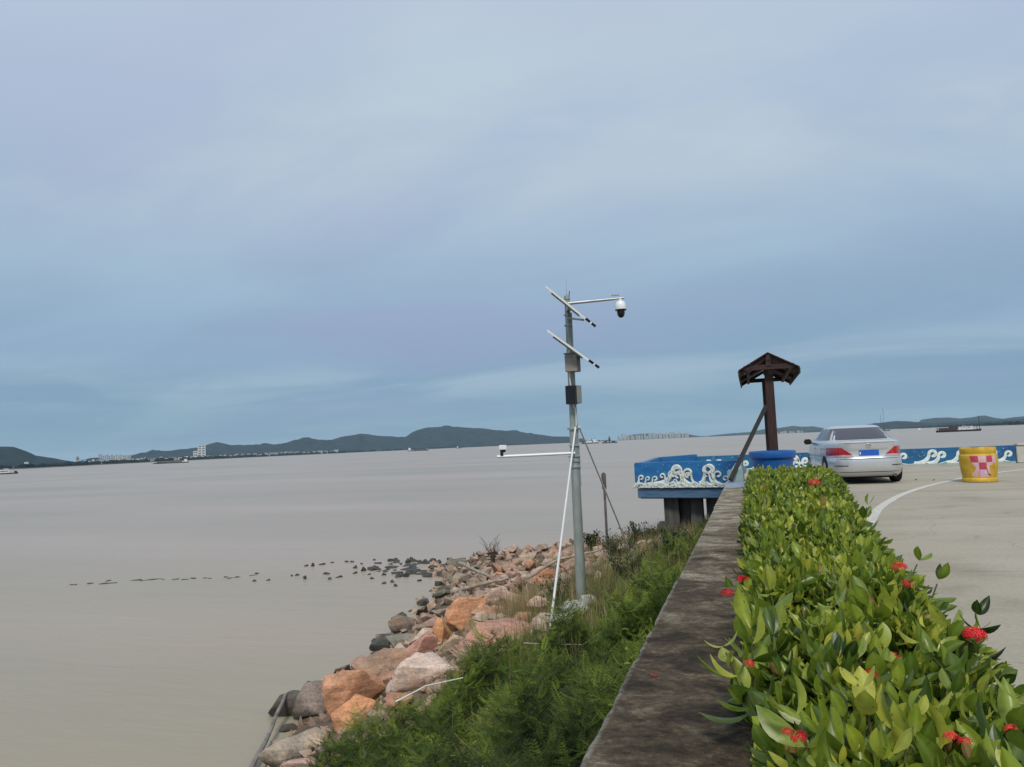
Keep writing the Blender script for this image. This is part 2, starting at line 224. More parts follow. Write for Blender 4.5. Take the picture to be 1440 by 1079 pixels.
# ------------------------------------------------------------------ WATER
def water_material():
    m = bpy.data.materials.new('muddy_water'); m.use_nodes = True; t = m.node_tree; b = t.nodes['Principled BSDF']; l = t.links
    g = nn(t, 'ShaderNodeNewGeometry')
    mp_ = nn(t, 'ShaderNodeMapping'); l.new(g.outputs['Position'], mp_.inputs[0]); mp_.inputs['Rotation'].default_value = (0, 0, rad(-17)); mp_.inputs['Scale'].default_value = (.25, 1.0, 1)
    a = nn(t, 'ShaderNodeTexNoise', Scale=.05, Detail=6.0, Roughness=.55); l.new(mp_.outputs[0], a.inputs['Vector'])
    r = ramp(t, [(.34, (.300, .268, .208, 1)), (.5, (.362, .300, .244, 1)), (.64, (.400, .328, .275, 1))]); l.new(a.outputs[0], r.inputs[0])
    sx = nn(t, 'ShaderNodeSeparateXYZ'); l.new(g.outputs['Position'], sx.inputs[0])
    nz = nn(t, 'ShaderNodeTexNoise', Scale=.10, Detail=6.0, Roughness=.6); l.new(g.outputs['Position'], nz.inputs['Vector'])
    ma = nn(t, 'ShaderNodeMath', operation='MULTIPLY_ADD'); l.new(nz.outputs[0], ma.inputs[0]); ma.inputs[1].default_value = 22.0; l.new(sx.outputs[1], ma.inputs[2])
    mq = nn(t, 'ShaderNodeMapRange', interpolation_type='SMOOTHSTEP'); l.new(ma.outputs[0], mq.inputs[0]); mq.inputs[1].default_value = 30.0; mq.inputs[2].default_value = 44.0
    near = nn(t, 'ShaderNodeMixRGB', blend_type='MULTIPLY'); near.inputs[0].default_value = 1; l.new(r.outputs[0], near.inputs[1]); near.inputs[2].default_value = (.99, 1.0, .93, 1)
    fin = nn(t, 'ShaderNodeMixRGB'); l.new(mq.outputs[0], fin.inputs[0]); l.new(near.outputs[0], fin.inputs[1]); l.new(r.outputs[0], fin.inputs[2])
    l.new(fin.outputs[0], b.inputs['Base Color'])
    b.inputs['Roughness'].default_value = .30; b.inputs['Specular IOR Level'].default_value = .22; b.inputs['IOR'].default_value = 1.33
    w1 = nn(t, 'ShaderNodeTexNoise', Scale=1.8, Detail=4.0, Roughness=.6); l.new(mp_.outputs[0], w1.inputs['Vector'])
    w2 = nn(t, 'ShaderNodeTexNoise', Scale=6.0, Detail=3.0, Roughness=.55); l.new(mp_.outputs[0], w2.inputs['Vector'])
    b1 = nn(t, 'ShaderNodeBump', Strength=.4, Distance=.10); l.new(w1.outputs[0], b1.inputs['Height'])
    b2 = nn(t, 'ShaderNodeBump', Strength=.3, Distance=.02); l.new(w2.outputs[0], b2.inputs['Height']); l.new(b1.outputs[0], b2.inputs['Normal'])
    l.new(b2.outputs[0], b.inputs['Normal'])
    return m
WZ = -3.0
wm = MB(); wm.add([(-14000, -3000, WZ), (14000, -3000, WZ), (14000, 14000, WZ), (-14000, 14000, WZ)], [(0, 1, 2, 3)])
tag(wm.build('water', water_material()), kind='structure')

# ------------------------------------------------------------------ FAR SHORE, HILLS, BUILDINGS
m_hill = mat('wooded_hill', (.006, .015, .026), .95, spec=.05, scale=.02, col2=(.022, .042, .046), detail=10.0)  # foliage colour with the blue of distance haze painted in
m_hill2 = mat('distant_hill', (.010, .022, .02), .95, spec=.05, scale=.006, col2=(.024, .038, .03), detail=8.0)
m_bank = mat('shore_bank', (.05, .06, .04), .95, spec=.1, scale=.02, col2=(.12, .11, .085), detail=8.0)
def hill(name, pts, width, noise_amp, material, foot=-1.5):
    P = [Vector(p) for p in pts]; cum = [0]
    for a, b in zip(P, P[1:]): cum.append(cum[-1]+(b-a).length)
    n = max(60, int(cum[-1]/14)); V = []; Q = []; rows = 17
    prof = []
    for i in range(n+1):
        s = cum[-1]*i/n; k = max(j for j in range(len(cum)) if cum[j] <= s+1e-6); k = min(k, len(P)-2)
        f = (s-cum[k])/(cum[k+1]-cum[k]); f = f*f*(3-2*f)*.5+f*.5; prof.append(P[k].lerp(P[k+1], f))
    for i, p in enumerate(prof):
        D = math.hypot(p.x, p.y); edge = min(1, min(i, n-i)/6)
        for j in range(rows):
            s = -1+2*j/(rows-1); q = 1+s*width/D
            h = (math.cos(s*PI/2))**1.15
            x, y = p.x*q, p.y*q
            nz = noise.fractal(Vector((x*.006, y*.006, 1.7)), 1.0, 2.0, 5)*noise_amp
            z = foot-1 + (max(p.z, foot+2)-foot)*h*edge + (nz*min(1, h*2)*(.35 if abs(s) < .2 else 1.0))*edge
            if abs(s) < .2: z += noise.noise(Vector((x*.03, y*.03, 0)))*1.6*edge
            V.append((x, y, z))
    for i in range(n):
        for j in range(rows-1): Q.append((i*rows+j, (i+1)*rows+j, (i+1)*rows+j+1, i*rows+j+1))
    me = fast_mesh(name, V, Q, smooth=True); me.materials.append(material)
    o = bpy.data.objects.new(name, me); C.objects.link(o); tag(o, kind='structure'); return o
hill('hill', DATA['ridge_left'], 420, 10, m_hill)
hill('hill', DATA['ridge_low'], 250, 3, m_hill)
hill('hill', DATA['ridge_main'], 620, 30, m_hill)
hill('hill', DATA['ridge_city'], 300, 3, m_hill2)
hill('hill', DATA['ridge_mid'], 600, 8, m_hill2)
hill('hill', DATA['ridge_rnear'], 500, 8, m_hill)
hill('hill', DATA['ridge_rfar'], 700, 10, m_hill2)
sh = DATA['shore']; P0 = []; P1 = []; P2 = []; P3 = []
fine = []
for a, b in zip(sh, sh[1:]):
    for k in range(12): fine.append((a[0]+(b[0]-a[0])*k/12, a[1]+(b[1]-a[1])*k/12))
V = []; Q = []
for i, (x, y) in enumerate(fine):
    D = math.hypot(x, y); w = 1+noise.noise(Vector((i*.31, 0, 0)))*.02; x *= w; y *= w
    ux, uy = x/D, y/D
    for dd, z in ((0, -3.4), (3, -1.6), (60, -1.3), (2500, -1.0), (5000, -1.0)): V.append((x+ux*dd, y+uy*dd, z))
for i in range(len(fine)-1):
    for j in range(4): Q.append((i*5+j, (i+1)*5+j, (i+1)*5+j+1, i*5+j+1))
me = fast_mesh('far_shore', V, Q); me.materials.append(m_bank)
o = bpy.data.objects.new('far_shore', me); C.objects.link(o); tag(o, kind='structure')
# line of trees on the far bank: reads as one dark mass
tv = MB(); rt = random.Random(3)
for i in range(len(fine)-1):
    (x, y), (x2, y2) = fine[i], fine[i+1]; seg = math.dist((x, y), (x2, y2)); D = math.hypot(x, y)
    if D > 5600: continue
    for k in range(int(seg/13)+1):
        f = rt.random(); cx, cy = x+(x2-x)*f, y+(y2-y)*f; dd = 1+rt.uniform(25, 75)/D; cx *= dd; cy *= dd
        r_ = rt.uniform(4, 8); h_ = rt.uniform(2.5, 5.5)*(1.0+D/6000)
        prof = [(r_*.7, -1), (r_, h_*.35), (r_*.8, h_*.75), (r_*.3, h_)]
        tv.lathe((cx, cy, -1.4), prof, n=6, a0=rt.random())
tag(tv.build('far_treeline', m_hill), 'dark low line of trees along the far bank of the river', 'trees', kind='stuff')

m_bw = mat('pale_facade', (.62, .62, .60), .7, var=.08, scale=.05)
m_bg = mat('grey_facade', (.42, .42, .42), .8, var=.12, scale=.05)
m_bb = mat('beige_facade', (.50, .46, .40), .8, var=.1, scale=.05)
m_win = mat('window_band', (.10, .12, .14), .3, var=.2, scale=.1)
m_rf = mat('roof_grey', (.22, .20, .19), .8, var=.2, scale=.1)
rb = random.Random(5)
DATA['bld'].sort(key=lambda q: math.atan2(q[1][0], q[1][1])); BK = {}
LBL = {'mid': ('slim pale tower in the cluster below the left hills', 'apartment block', 'apartment towers in the left cluster'),
       'low': ('low pale building on the far left bank', 'building', 'low buildings along the far left bank'),
       'city': ('hazy grey block on the horizon right of the camera pole', 'building', 'hazy city blocks on the horizon')}
for kind, (x, y, w, zt) in DATA['bld']:
    az = math.atan2(-x, y); base = -1.6
    if kind in ('tower', 'tower2'):
        lab = 'tall white tower block with flat roof standing alone on the far bank' if kind == 'tower' else 'shorter white block attached left of the tall white tower on the far bank'
        nm = 'tower_block'; grp = None
    else: lab, nm, grp = LBL[kind]; nm = 'building' if kind != 'mid' else 'apartment_block'; BK[kind] = BK.get(kind, 0)+1; lab = ordinal(BK[kind])+' from the left: '+lab
    if kind in ('tower', 'tower2'): cat = 'tower block'
    else: cat = LBL[kind][1]; grp = LBL[kind][2]
    t_ = empty(nm, (x, y, base), lab, cat, grp, rz=az+rb.uniform(-.25, .25)*(kind != 'tower'))
    H = max(3, zt-base); d = w*rb.uniform(.6, .9)
    fm = m_bw if kind in ('tower', 'tower2') else rb.choice([m_bw, m_bg, m_bb, m_bg] if kind == 'low' else [m_bg, m_bb, m_bg])
    MB().box((0, 0, H/2), (w, d, H)).build('wall', fm, t_, world_co=False)
    MB().box((0, 0, H+.4), (w*.5, d*.5, .8+H*.02)).build('roof', m_rf, t_, world_co=False)
    if kind == 'tower' or kind == 'tower2':
        nf = int(H/6)
        w0 = MB().box((0, -d/2-.05, 0), (w*.30, .3, H/nf*.5)).build('window', m_win, t_, world_co=False)
        me0 = w0.data; first = True
        for k in range(nf):
            for sx in (-.23, .23):
                o = w0 if first else w0.copy()
                if not first: C.objects.link(o); o.parent = t_
                first = False; o.location = (w*sx, 0, H*(k+.5)/nf)
    else:
        nf = max(1, min(5, int(H/5)))
        w0 = MB().box((0, -d/2-.05, 0), (w*.86, .3, H/nf*.38)).build('window', m_win, t_, world_co=False)
        for k in range(nf):
            o = w0 if k == 0 else w0.copy()
            if k: C.objects.link(o); o.parent = t_
            o.location = (0, 0, H*(k+.55)/nf)

# ------------------------------------------------------------------ BANK
XS = [(-8, 5.0), (0, 5.8), (8.5, 6.35), (10.2, 7.0), (12.2, 7.8), (16.3, 8.3), (20.2, 8.9), (24, 10.0), (26, 11.4), (27.5, 13.2), (29, 14), (34, 14)]
def xsf(y): return float(np.interp(y, [a for a, _ in XS], [b for _, b in XS]))
def sm(a, b, v): v = max(0, min(1, (v-a)/(b-a))); return v*v*(3-2*v)
def terr(x, y):
    xs_ = xsf(y); t = (-x-.5)/(xs_-.5)
    z = -.72-2.3*t if t < 1 else -3.02-.45*(-x-xs_)
    if t < 0: z = -.72
    z -= .2*sm(16, 21, y)*(1 if t < .5 else max(0, 1-(t-.5)*3))
    y0 = 23.6 + 2.6*sm(3.2, 6.5, -x)
    if y > y0: z -= (y-y0)*.55
    z += noise.fractal(Vector((x*.8, y*.8, 0)), 1.0, 2.0, 4)*.09
    return z
m_soil = mat('bank_soil', (.085, .062, .042), .95, spec=.2, scale=2.5, col2=(.20, .15, .11), bump=.8, bscale=9.0, bdist=.03)
V, Q = grid_mesh(np.arange(-22, -.46+.01, .2).tolist() + [-.45], np.arange(-8, 32.1, .25), terr)
me = fast_mesh('riverbank', V, Q, smooth=True); me.materials.append(m_soil)
o = bpy.data.objects.new('riverbank', me); C.objects.link(o); tag(o, kind='structure')

# ------------------------------------------------------------------ ROAD (slabs with recessed joints) AND ITS BASE
m_core = mat('seawall_concrete', (.20, .185, .16), .9, scale=1.2, var=.3)
road_poly = [(-.02, -8), (26, -8), (26, 30.25), (-3.05, 30.25), (-3.3, 27.5), (-3.05, 21.6), (-.45, 20.9), (-.45, 15.6), (-.02, 15.6)]
tag(MB().prism([(-.02, -8), (26, -8), (26, 30.0), (.0, 30.0), (.0, 15.6)], -4.2, -.30).build('seawall_base', m_core), kind='structure')
m_road = bpy.data.materials.new('worn_concrete_road'); m_road.use_nodes = True
t = m_road.node_tree; b = t.nodes['Principled BSDF']; l = t.links
g = nn(t, 'ShaderNodeNewGeometry')
a1 = nn(t, 'ShaderNodeTexNoise', Scale=.45, Detail=6.0, Roughness=.6); mpr = nn(t, 'ShaderNodeMapping'); l.new(g.outputs['Position'], mpr.inputs[0]); mpr.inputs['Scale'].default_value = (.45, 1.5, 1); l.new(mpr.outputs[0], a1.inputs['Vector'])
a2 = nn(t, 'ShaderNodeTexNoise', Scale=26.0, Detail=8.0, Roughness=.75); l.new(g.outputs['Position'], a2.inputs['Vector'])
r1 = ramp(t, [(.30, (.325, .288, .230, 1)), (.5, (.385, .345, .278, 1)), (.70, (.422, .385, .320, 1))]); l.new(a1.outputs[0], r1.inputs[0])
r2 = ramp(t, [(.3, (.80, .80, .79, 1)), (.7, (1.1, 1.1, 1.09, 1))]); l.new(a2.outputs[0], r2.inputs[0])
mu = nn(t, 'ShaderNodeMixRGB', blend_type='MULTIPLY'); mu.inputs[0].default_value = 1; l.new(r1.outputs[0], mu.inputs[1]); l.new(r2.outputs[0], mu.inputs[2])
vo = nn(t, 'ShaderNodeTexVoronoi', feature='DISTANCE_TO_EDGE', Scale=.33); nd = nn(t, 'ShaderNodeTexNoise', Scale=1.5, Detail=6.0); l.new(g.outputs['Position'], nd.inputs['Vector'])
vm_ = nn(t, 'ShaderNodeMixRGB', blend_type='ADD'); vm_.inputs[0].default_value = .6; l.new(g.outputs['Position'], vm_.inputs[1]); l.new(nd.outputs[1], vm_.inputs[2]); l.new(vm_.outputs[0], vo.inputs['Vector'])
cr = ramp(t, [(0, (.62, .60, .58, 1)), (.0035, (1, 1, 1, 1))]); l.new(vo.outputs[0], cr.inputs[0])
st_ = nn(t, 'ShaderNodeTexNoise', Scale=.9, Detail=5.0, Roughness=.6); l.new(g.outputs['Position'], st_.inputs['Vector']); sr = ramp(t, [(.30, (.80, .79, .77, 1)), (.46, (1, 1, 1, 1))]); l.new(st_.outputs[0], sr.inputs[0])
mc = nn(t, 'ShaderNodeMixRGB', blend_type='MULTIPLY'); mc.inputs[0].default_value = .7; l.new(mu.outputs[0], mc.inputs[1]); l.new(cr.outputs[0], mc.inputs[2])
md2 = nn(t, 'ShaderNodeMixRGB', blend_type='MULTIPLY'); md2.inputs[0].default_value = 1; l.new(mc.outputs[0], md2.inputs[1]); l.new(sr.outputs[0], md2.inputs[2])
l.new(md2.outputs[0], b.inputs['Base Color']); b.inputs['Roughness'].default_value = .8; b.inputs['Specular IOR Level'].default_value = .3
bp = nn(t, 'ShaderNodeBump', Strength=.35, Distance=.004); l.new(a2.outputs[0], bp.inputs['Height']); l.new(bp.outputs[0], b.inputs['Normal'])
m_joint = mat('dark_joint', (.10, .09, .075), .95, scale=5)
def clip(poly, x0, x1, y0, y1):
    def cut(P, f, inter):
        R = []
        for i in range(len(P)):
            a, b_ = P[i-1], P[i]
            fa, fb = f(a), f(b_)
            if fb:
                if not fa: R.append(inter(a, b_))
                R.append(b_)
            elif fa: R.append(inter(a, b_))
        return R
    def ix(c): return lambda a, b_: (c, a[1]+(b_[1]-a[1])*(c-a[0])/(b_[0]-a[0]))
    def iy(c): return lambda a, b_: (a[0]+(b_[0]-a[0])*(c-a[1])/(b_[1]-a[1]), c)
    for f, i_ in ((lambda p: p[0] >= x0, ix(x0)), (lambda p: p[0] <= x1, ix(x1)), (lambda p: p[1] >= y0, iy(y0)), (lambda p: p[1] <= y1, iy(y1))):
        if not poly: return poly
        poly = cut(poly, f, i_)
    return poly
road = tag(MB().prism(road_poly, -.298, -.012).build('road', m_joint), kind='structure')
gxs = [-4, 5.6, 11.6, 17.6, 26.2]; gys = [-8.1, -.85, 8.15, 17.2, 24.2, 30.4]
for i in range(len(gxs)-1):
    for j in range(len(gys)-1):
        g_ = .006
        p = clip(road_poly, gxs[i]+g_, gxs[i+1]-g_, gys[j]+g_, gys[j+1]-g_)
        if len(p) < 3: continue
        MB().prism(p, -.010, 0).build('slab', m_road, road)
# painted lane line
line = [(.9, 8.6), (1.12, 10.3), (1.50, 12.0), (1.98, 14.49), (2.75, 17.16), (3.72, 19.66), (5.15, 22.5), (6.42, 24.43), (7.55, 25.89), (9.5, 27.6), (12.5, 29.2)]
lx = [p[0] for p in line]; ly = [p[1] for p in line]; tt = np.linspace(0, 10, 90); ii = np.arange(11)
px_ = np.interp(tt, ii, lx); py_ = np.interp(tt, ii, ly)
k_ = np.ones(7)/7
px_[3:-3] = np.convolve(px_, k_, 'valid'); py_[3:-3] = np.convolve(py_, k_, 'valid')
V = []; Q = []
for i in range(90):
    dx_ = px_[min(i+1, 89)]-px_[max(i-1, 0)]; dy_ = py_[min(i+1, 89)]-py_[max(i-1, 0)]; q = math.hypot(dx_, dy_); nx_, ny_ = -dy_/q, dx_/q
    w = .075+.004*noise.noise(Vector((i*.7, 0, 0)))
    V += [(px_[i]-nx_*w, py_[i]-ny_*w, .004), (px_[i]+nx_*w, py_[i]+ny_*w, .004)]
    if i: Q.append((2*i-2, 2*i-1, 2*i+1, 2*i))
m_line = mat('worn_road_paint', (.44, .42, .37), .7, scale=14, col2=(.66, .65, .60), detail=12.0)
me = fast_mesh('painted_line', V, [q[::-1] for q in Q]); me.materials.append(m_line)
o = bpy.data.objects.new('painted_line', me); C.objects.link(o); o.parent = road
# planting soil under the hedge
def hr(y): return float(np.interp(y, [-3, 0, 2, 4, 6.7, 10, 13.5, 15.6], [.50, .58, .69, .73, .85, 1.08, 1.36, 1.34]))
V, Q = grid_mesh(np.linspace(0, 1, 7).tolist(), np.arange(-3, 15.7, .3), lambda x, y: 0)
V = [(0.0+(hr(y)-.12)*x, y, .03+.06*math.sin(PI*x)) for x, y, z in V]
me = fast_mesh('planting_soil', V, Q, smooth=True); me.materials.append(mat('dark_soil', (.03, .022, .016), .95, scale=20, col2=(.06, .045, .03)))
o = bpy.data.objects.new('planting_soil', me); C.objects.link(o); tag(o, kind='structure')

# ------------------------------------------------------------------ LOW CONCRETE WALL
m_wall = bpy.data.materials.new('mossy_concrete'); m_wall.use_nodes = True
t = m_wall.node_tree; b = t.nodes['Principled BSDF']; l = t.links
g = nn(t, 'ShaderNodeNewGeometry'); s_ = nn(t, 'ShaderNodeSeparateXYZ'); l.new(g.outputs['Position'], s_.inputs[0])
mpw = nn(t, 'ShaderNodeMapping'); l.new(g.outputs['Position'], mpw.inputs[0]); mpw.inputs['Scale'].default_value = (1.0, 1.25, 1)
a1 = nn(t, 'ShaderNodeTexNoise', Scale=3.2, Detail=9.0, Roughness=.72, Distortion=.5); l.new(mpw.outputs[0], a1.inputs['Vector'])
a2 = nn(t, 'ShaderNodeTexNoise', Scale=38.0, Detail=8.0, Roughness=.8); l.new(g.outputs['Position'], a2.inputs['Vector'])
a3 = nn(t, 'ShaderNodeTexNoise', Scale=9.0, Detail=8.0, Roughness=.8); l.new(mpw.outputs[0], a3.inputs['Vector'])
mr = nn(t, 'ShaderNodeMapRange'); l.new(s_.outputs[1], mr.inputs[0]); mr.inputs[1].default_value = 3.2; mr.inputs[2].default_value = 9.5; mr.inputs[3].default_value = -.13; mr.inputs[4].default_value = .07
ad = nn(t, 'ShaderNodeMath', operation='ADD'); l.new(a1.outputs[0], ad.inputs[0]); l.new(mr.outputs[0], ad.inputs[1])
r1 = ramp(t, [(.30, (.034, .024, .015, 1)), (.42, (.092, .070, .046, 1)), (.52, (.175, .148, .108, 1)), (.66, (.35, .315, .25, 1))]); l.new(ad.outputs[0], r1.inputs[0])
r2 = ramp(t, [(.32, (.40, .40, .40, 1)), (.56, (1.1, 1.1, 1.1, 1)), (.66, (1.9, 1.9, 1.8, 1)), (.72, (3.4, 3.4, 3.2, 1))]); l.new(a2.outputs[0], r2.inputs[0])
r3 = ramp(t, [(.35, (.7, .7, .68, 1)), (.65, (1.35, 1.33, 1.3, 1))]); l.new(a3.outputs[0], r3.inputs[0])
mu = nn(t, 'ShaderNodeMixRGB', blend_type='MULTIPLY'); mu.inputs[0].default_value = 1; l.new(r1.outputs[0], mu.inputs[1]); l.new(r2.outputs[0], mu.inputs[2])
mu2 = nn(t, 'ShaderNodeMixRGB', blend_type='MULTIPLY'); mu2.inputs[0].default_value = 1; l.new(mu.outputs[0], mu2.inputs[1]); l.new(r3.outputs[0], mu2.inputs[2])
# pale worn left arris
me_ = nn(t, 'ShaderNodeMapRange'); l.new(s_.outputs[0], me_.inputs[0]); me_.inputs[1].default_value = -.495; me_.inputs[2].default_value = -.515; 
mm = nn(t, 'ShaderNodeMath', operation='MULTIPLY'); l.new(me_.outputs[0], mm.inputs[0]); 
re = ramp(t, [(.42, (0, 0, 0, 1)), (.6, (1, 1, 1, 1))]); l.new(a3.outputs[0], re.inputs[0]); l.new(re.outputs[0], mm.inputs[1])
mx = nn(t, 'ShaderNodeMixRGB'); l.new(mm.outputs[0], mx.inputs[0]); l.new(mu2.outputs[0], mx.inputs[1]); mx.inputs[2].default_value = (.36, .35, .31, 1)
l.new(mx.outputs[0], b.inputs['Base Color']); b.inputs['Roughness'].default_value = .88; b.inputs['Specular IOR Level'].default_value = .25
bp = nn(t, 'ShaderNodeBump', Strength=.7, Distance=.006); l.new(a2.outputs[0], bp.inputs['Height'])
bp2 = nn(t, 'ShaderNodeBump', Strength=.5, Distance=.02); l.new(a3.outputs[0], bp2.inputs['Height']); l.new(bp.outputs[0], bp2.inputs['Normal']); l.new(bp2.outputs[0], b.inputs['Normal'])
wall = empty('concrete_wall', (-.27, 6, -1.2), 'low mossy dark concrete wall running away between the weedy bank and the hedge', 'wall')
MB().box((-.27, 6.05, -.45), (.46, 19, 1.62)).build('wall_body', m_wall, wall)
m_blueend = mat('faded_blue_paint', (.16, .22, .30), .75, scale=4, col2=(.26, .33, .40))
def coping(y0, y1, dz, dxx, material):
    nY = max(8, int((y1-y0)/.06)); V = []; prof = [(-.52, .36), (-.52, .438), (-.508, .45), (-.27, .452), (-.03, .45), (-.02, .438), (-.02, .36)]
    n = len(prof)
    for i in range(nY+1):
        y = y0+(y1-y0)*i/nY
        for j, (x, z) in enumerate(prof):
            e = noise.fractal(Vector((x*2, y*5, 3)), 1.0, 2.0, 4)*.008
            if j in (1, 2): e -= max(0, noise.noise(Vector((0, y*7, 9)))-.25)*.03
            V.append((x+dxx+(-e if j < 3 else 0), y, z+dz+e*.5))
    F = [(i*n+j, (i+1)*n+j, (i+1)*n+j+1, i*n+j+1) for i in range(nY) for j in range(n-1)] + [(i*n+n-1, (i+1)*n+n-1, (i+1)*n, i*n) for i in range(nY)]
    F += [tuple(range(n)), tuple(nY*n+j for j in range(n))[::-1]]
    MB().add(V, [f[::-1] for f in F]).build('coping_slab', material, wall, smooth=True)
coping(-3.4, 5.09, 0, 0, m_wall); coping(5.10, 10.2, -.010, .006, m_wall); coping(10.21, 13.9, -.004, .0, m_wall); coping(13.91, 15.55, .0, 0, m_blueend)

# ------------------------------------------------------------------ LOOKOUT PLATFORM WITH PAINTED PARAPETS
m_blue = mat('glossy_blue_paint', (.006, .095, .31), .3, scale=2.5, col2=(.015, .17, .40), spec=.6, stretch=(1, 1, 4))
m_blue2 = mat('mural_blue_paint', (.008, .075, .21), .45, scale=1.5, col2=(.012, .15, .29))
m_band = mat('weathered_blue_band', (.035, .10, .20), .7, scale=3, col2=(.10, .17, .28), stretch=(1, 1, 5))
m_relief = mat('white_relief_paint', (.52, .60, .54), .55, scale=9, col2=(.80, .83, .82), bump=.3, bscale=30)
m_teal = mat('faded_teal_paint', (.16, .30, .34), .7, scale=2.5, col2=(.34, .42, .42))
m_pier = mat('stained_pier_concrete', (.045, .045, .045), .9, scale=2, col2=(.12, .115, .11), stretch=(3, 3, .5))
m_cream = mat('cream_wall_paint', (.42, .40, .35), .8, scale=2, col2=(.55, .53, .48))
def parapet_beam(root, name, a, b_, z0, z1, th, material):
    a, b_ = Vector((*a, 0)), Vector((*b_, 0)); d = (b_-a).normalized(); n = Vector((-d.y, d.x, 0))*th/2
    return MB().hull8([(p.x, p.y, z) for z in (z0, z1) for p in (a-n, b_-n, b_+n, a+n)]).build(name, material, root, bevel=.02, smooth=True)
plat = empty('lookout_platform', (-1.8, 21.2, -1.3), 'blue painted lookout platform on dark concrete piers, its front parapet carved with white waves', 'platform')
FA, FB = Vector((-3.17, 21.45)), Vector((-.30, 20.72))          # outer face line of the front parapet
fd = (FB-FA).normalized(); fn = Vector((fd.y, -fd.x))            # outward (towards the camera)
MB().hull8([(p.x, p.y, z) for z in (-.27, -.013) for p in (FA+fd*.06-fn*.02, FB-fn*.02, FB-fn*.30, FA+fd*.06-fn*.30)]).build('edge_beam', m_band, plat, bevel=.015, smooth=True)
parapet_beam(plat, 'parapet', FA-fn*.12, FB-fn*.12, 0, .70, .22, m_blue)
parapet_beam(plat, 'parapet', FA-fn*.2+Vector((.11, .2)), (-3.22, 27.6), 0, .69, .2, m_blue)
parapet_beam(plat, 'parapet', (-3.2, 27.65), (-2.1, 30.1), 0, .685, .2, m_blue)
parapet_beam(plat, 'parapet', (-.35, 15.75), (-.35, 20.6), 0, .64, .22, m_teal)
MB().box((-.35, 15.66, .33), (.30, .14, .70)).build('end_post', m_teal, plat, bevel=.02)
MB().hull8([(p[0], p[1], z) for z in (-.29, -.02) for p in ((-3.0, 21.8), (-.5, 21.1), (-.5, 29.8), (-2.0, 29.8))]).build('deck_underside', m_pier, plat)
for (x0, x1, yy, w) in ((-2.42, -2.02, 21.55, .5), (-2.00, -1.72, 21.75, .45), (-1.70, -1.38, 21.5, .5), (-1.28, -.86, 21.4, .5)):
    MB().box(((x0+x1)/2, yy+w/2, -1.05), (x1-x0, w, 1.55)).build('pier', m_pier, plat, bevel=.02)
for (x0, yy) in ((-2.3, 28.6), (-1.2, 28.6)):
    MB().box((x0, yy, -2.3), (.4, .4, 4.0)).build('pier', m_pier, plat, bevel=.02)
# long far parapet
farp = empty('sea_parapet', (3, 30.1, 0), 'long low blue parapet painted with white curling waves behind the car and the barrel', 'parapet wall')
parapet_beam(farp, 'parapet_body', (-2.05, 30.15), (8.52, 30.15), 0, .60, .24, m_blue2)
crw = empty('cream_wall', (12, 30.2, 0), 'low cream concrete wall continuing right of the blue wave parapet', 'wall')
parapet_beam(crw, 'wall_body', (8.53, 30.15), (25.9, 30.15), 0, .58, .30, m_cream)
parapet_beam(crw, 'coping', (8.55, 30.15), (25.9, 30.15), .582, .65, .38, m_cream)

def ribbon(mb, pts, ws, org, ex, ez, en, t0, t1):
    """raised ribbon on a vertical face. pts in face coords (metres)"""
    V = []; F = []; n = len(pts)
    for i in range(n):
        a = pts[max(i-1, 0)]; c = pts[min(i+1, n-1)]; dx_, dz_ = c[0]-a[0], c[1]-a[1]; q = math.hypot(dx_, dz_) or 1
        nx_, nz_ = -dz_/q, dx_/q; w = ws[i]
        for s, tt_ in ((-1, t0), (-.55, t1), (.55, t1), (1, t0)):
            u_, v_ = pts[i][0]+nx_*w*s, pts[i][1]+nz_*w*s
            V.append(org + ex*u_ + ez*v_ + en*tt_)
    for i in range(n-1):
        for j in range(3): F.append((i*4+j, i*4+j+1, (i+1)*4+j+1, (i+1)*4+j))
    F.append((0, 1, 2, 3)); F.append(tuple((n-1)*4+k for k in (3, 2, 1, 0)))
    mb.add(V, F)
def curl(x, z, h, dr, lean=.35, turns=1.15, w=.03, rr_=None):
    w = w*1.0
    """scroll: stem rising from (x,z), curling over at height h, dr=+1 to the right"""
    R = rr_ or h*.29; pts = []; ws = []
    for i in range(9):
        f = i/8; pts.append((x+dr*(lean+.25)*h*math.sin(PI/2*f), z+(h-R)*(1-math.cos(PI/2*f)))); ws.append(w*(1.9-1.0*f))
    cx, cz = pts[-1][0]+dr*R, z+h-R
    for i in range(1, 17):
        a = PI-2*PI*turns*i/16*.75; r_ = R*(1-.72*i/16)
        ax = cx-dr*0+dr*r_*math.cos(a)+dr*0; pts.append((ax, cz+r_*math.sin(a))); ws.append(w*(.95+.55*((i-9)/7)) if i > 9 else w*.95)
    return pts, ws
EX = Vector((fd.x, fd.y, 0)); EZ = Vector((0, 0, 1)); EN = Vector((fn.x, fn.y, 0))
org = Vector((FA.x, FA.y, 0))+EN*.010
mb = MB()
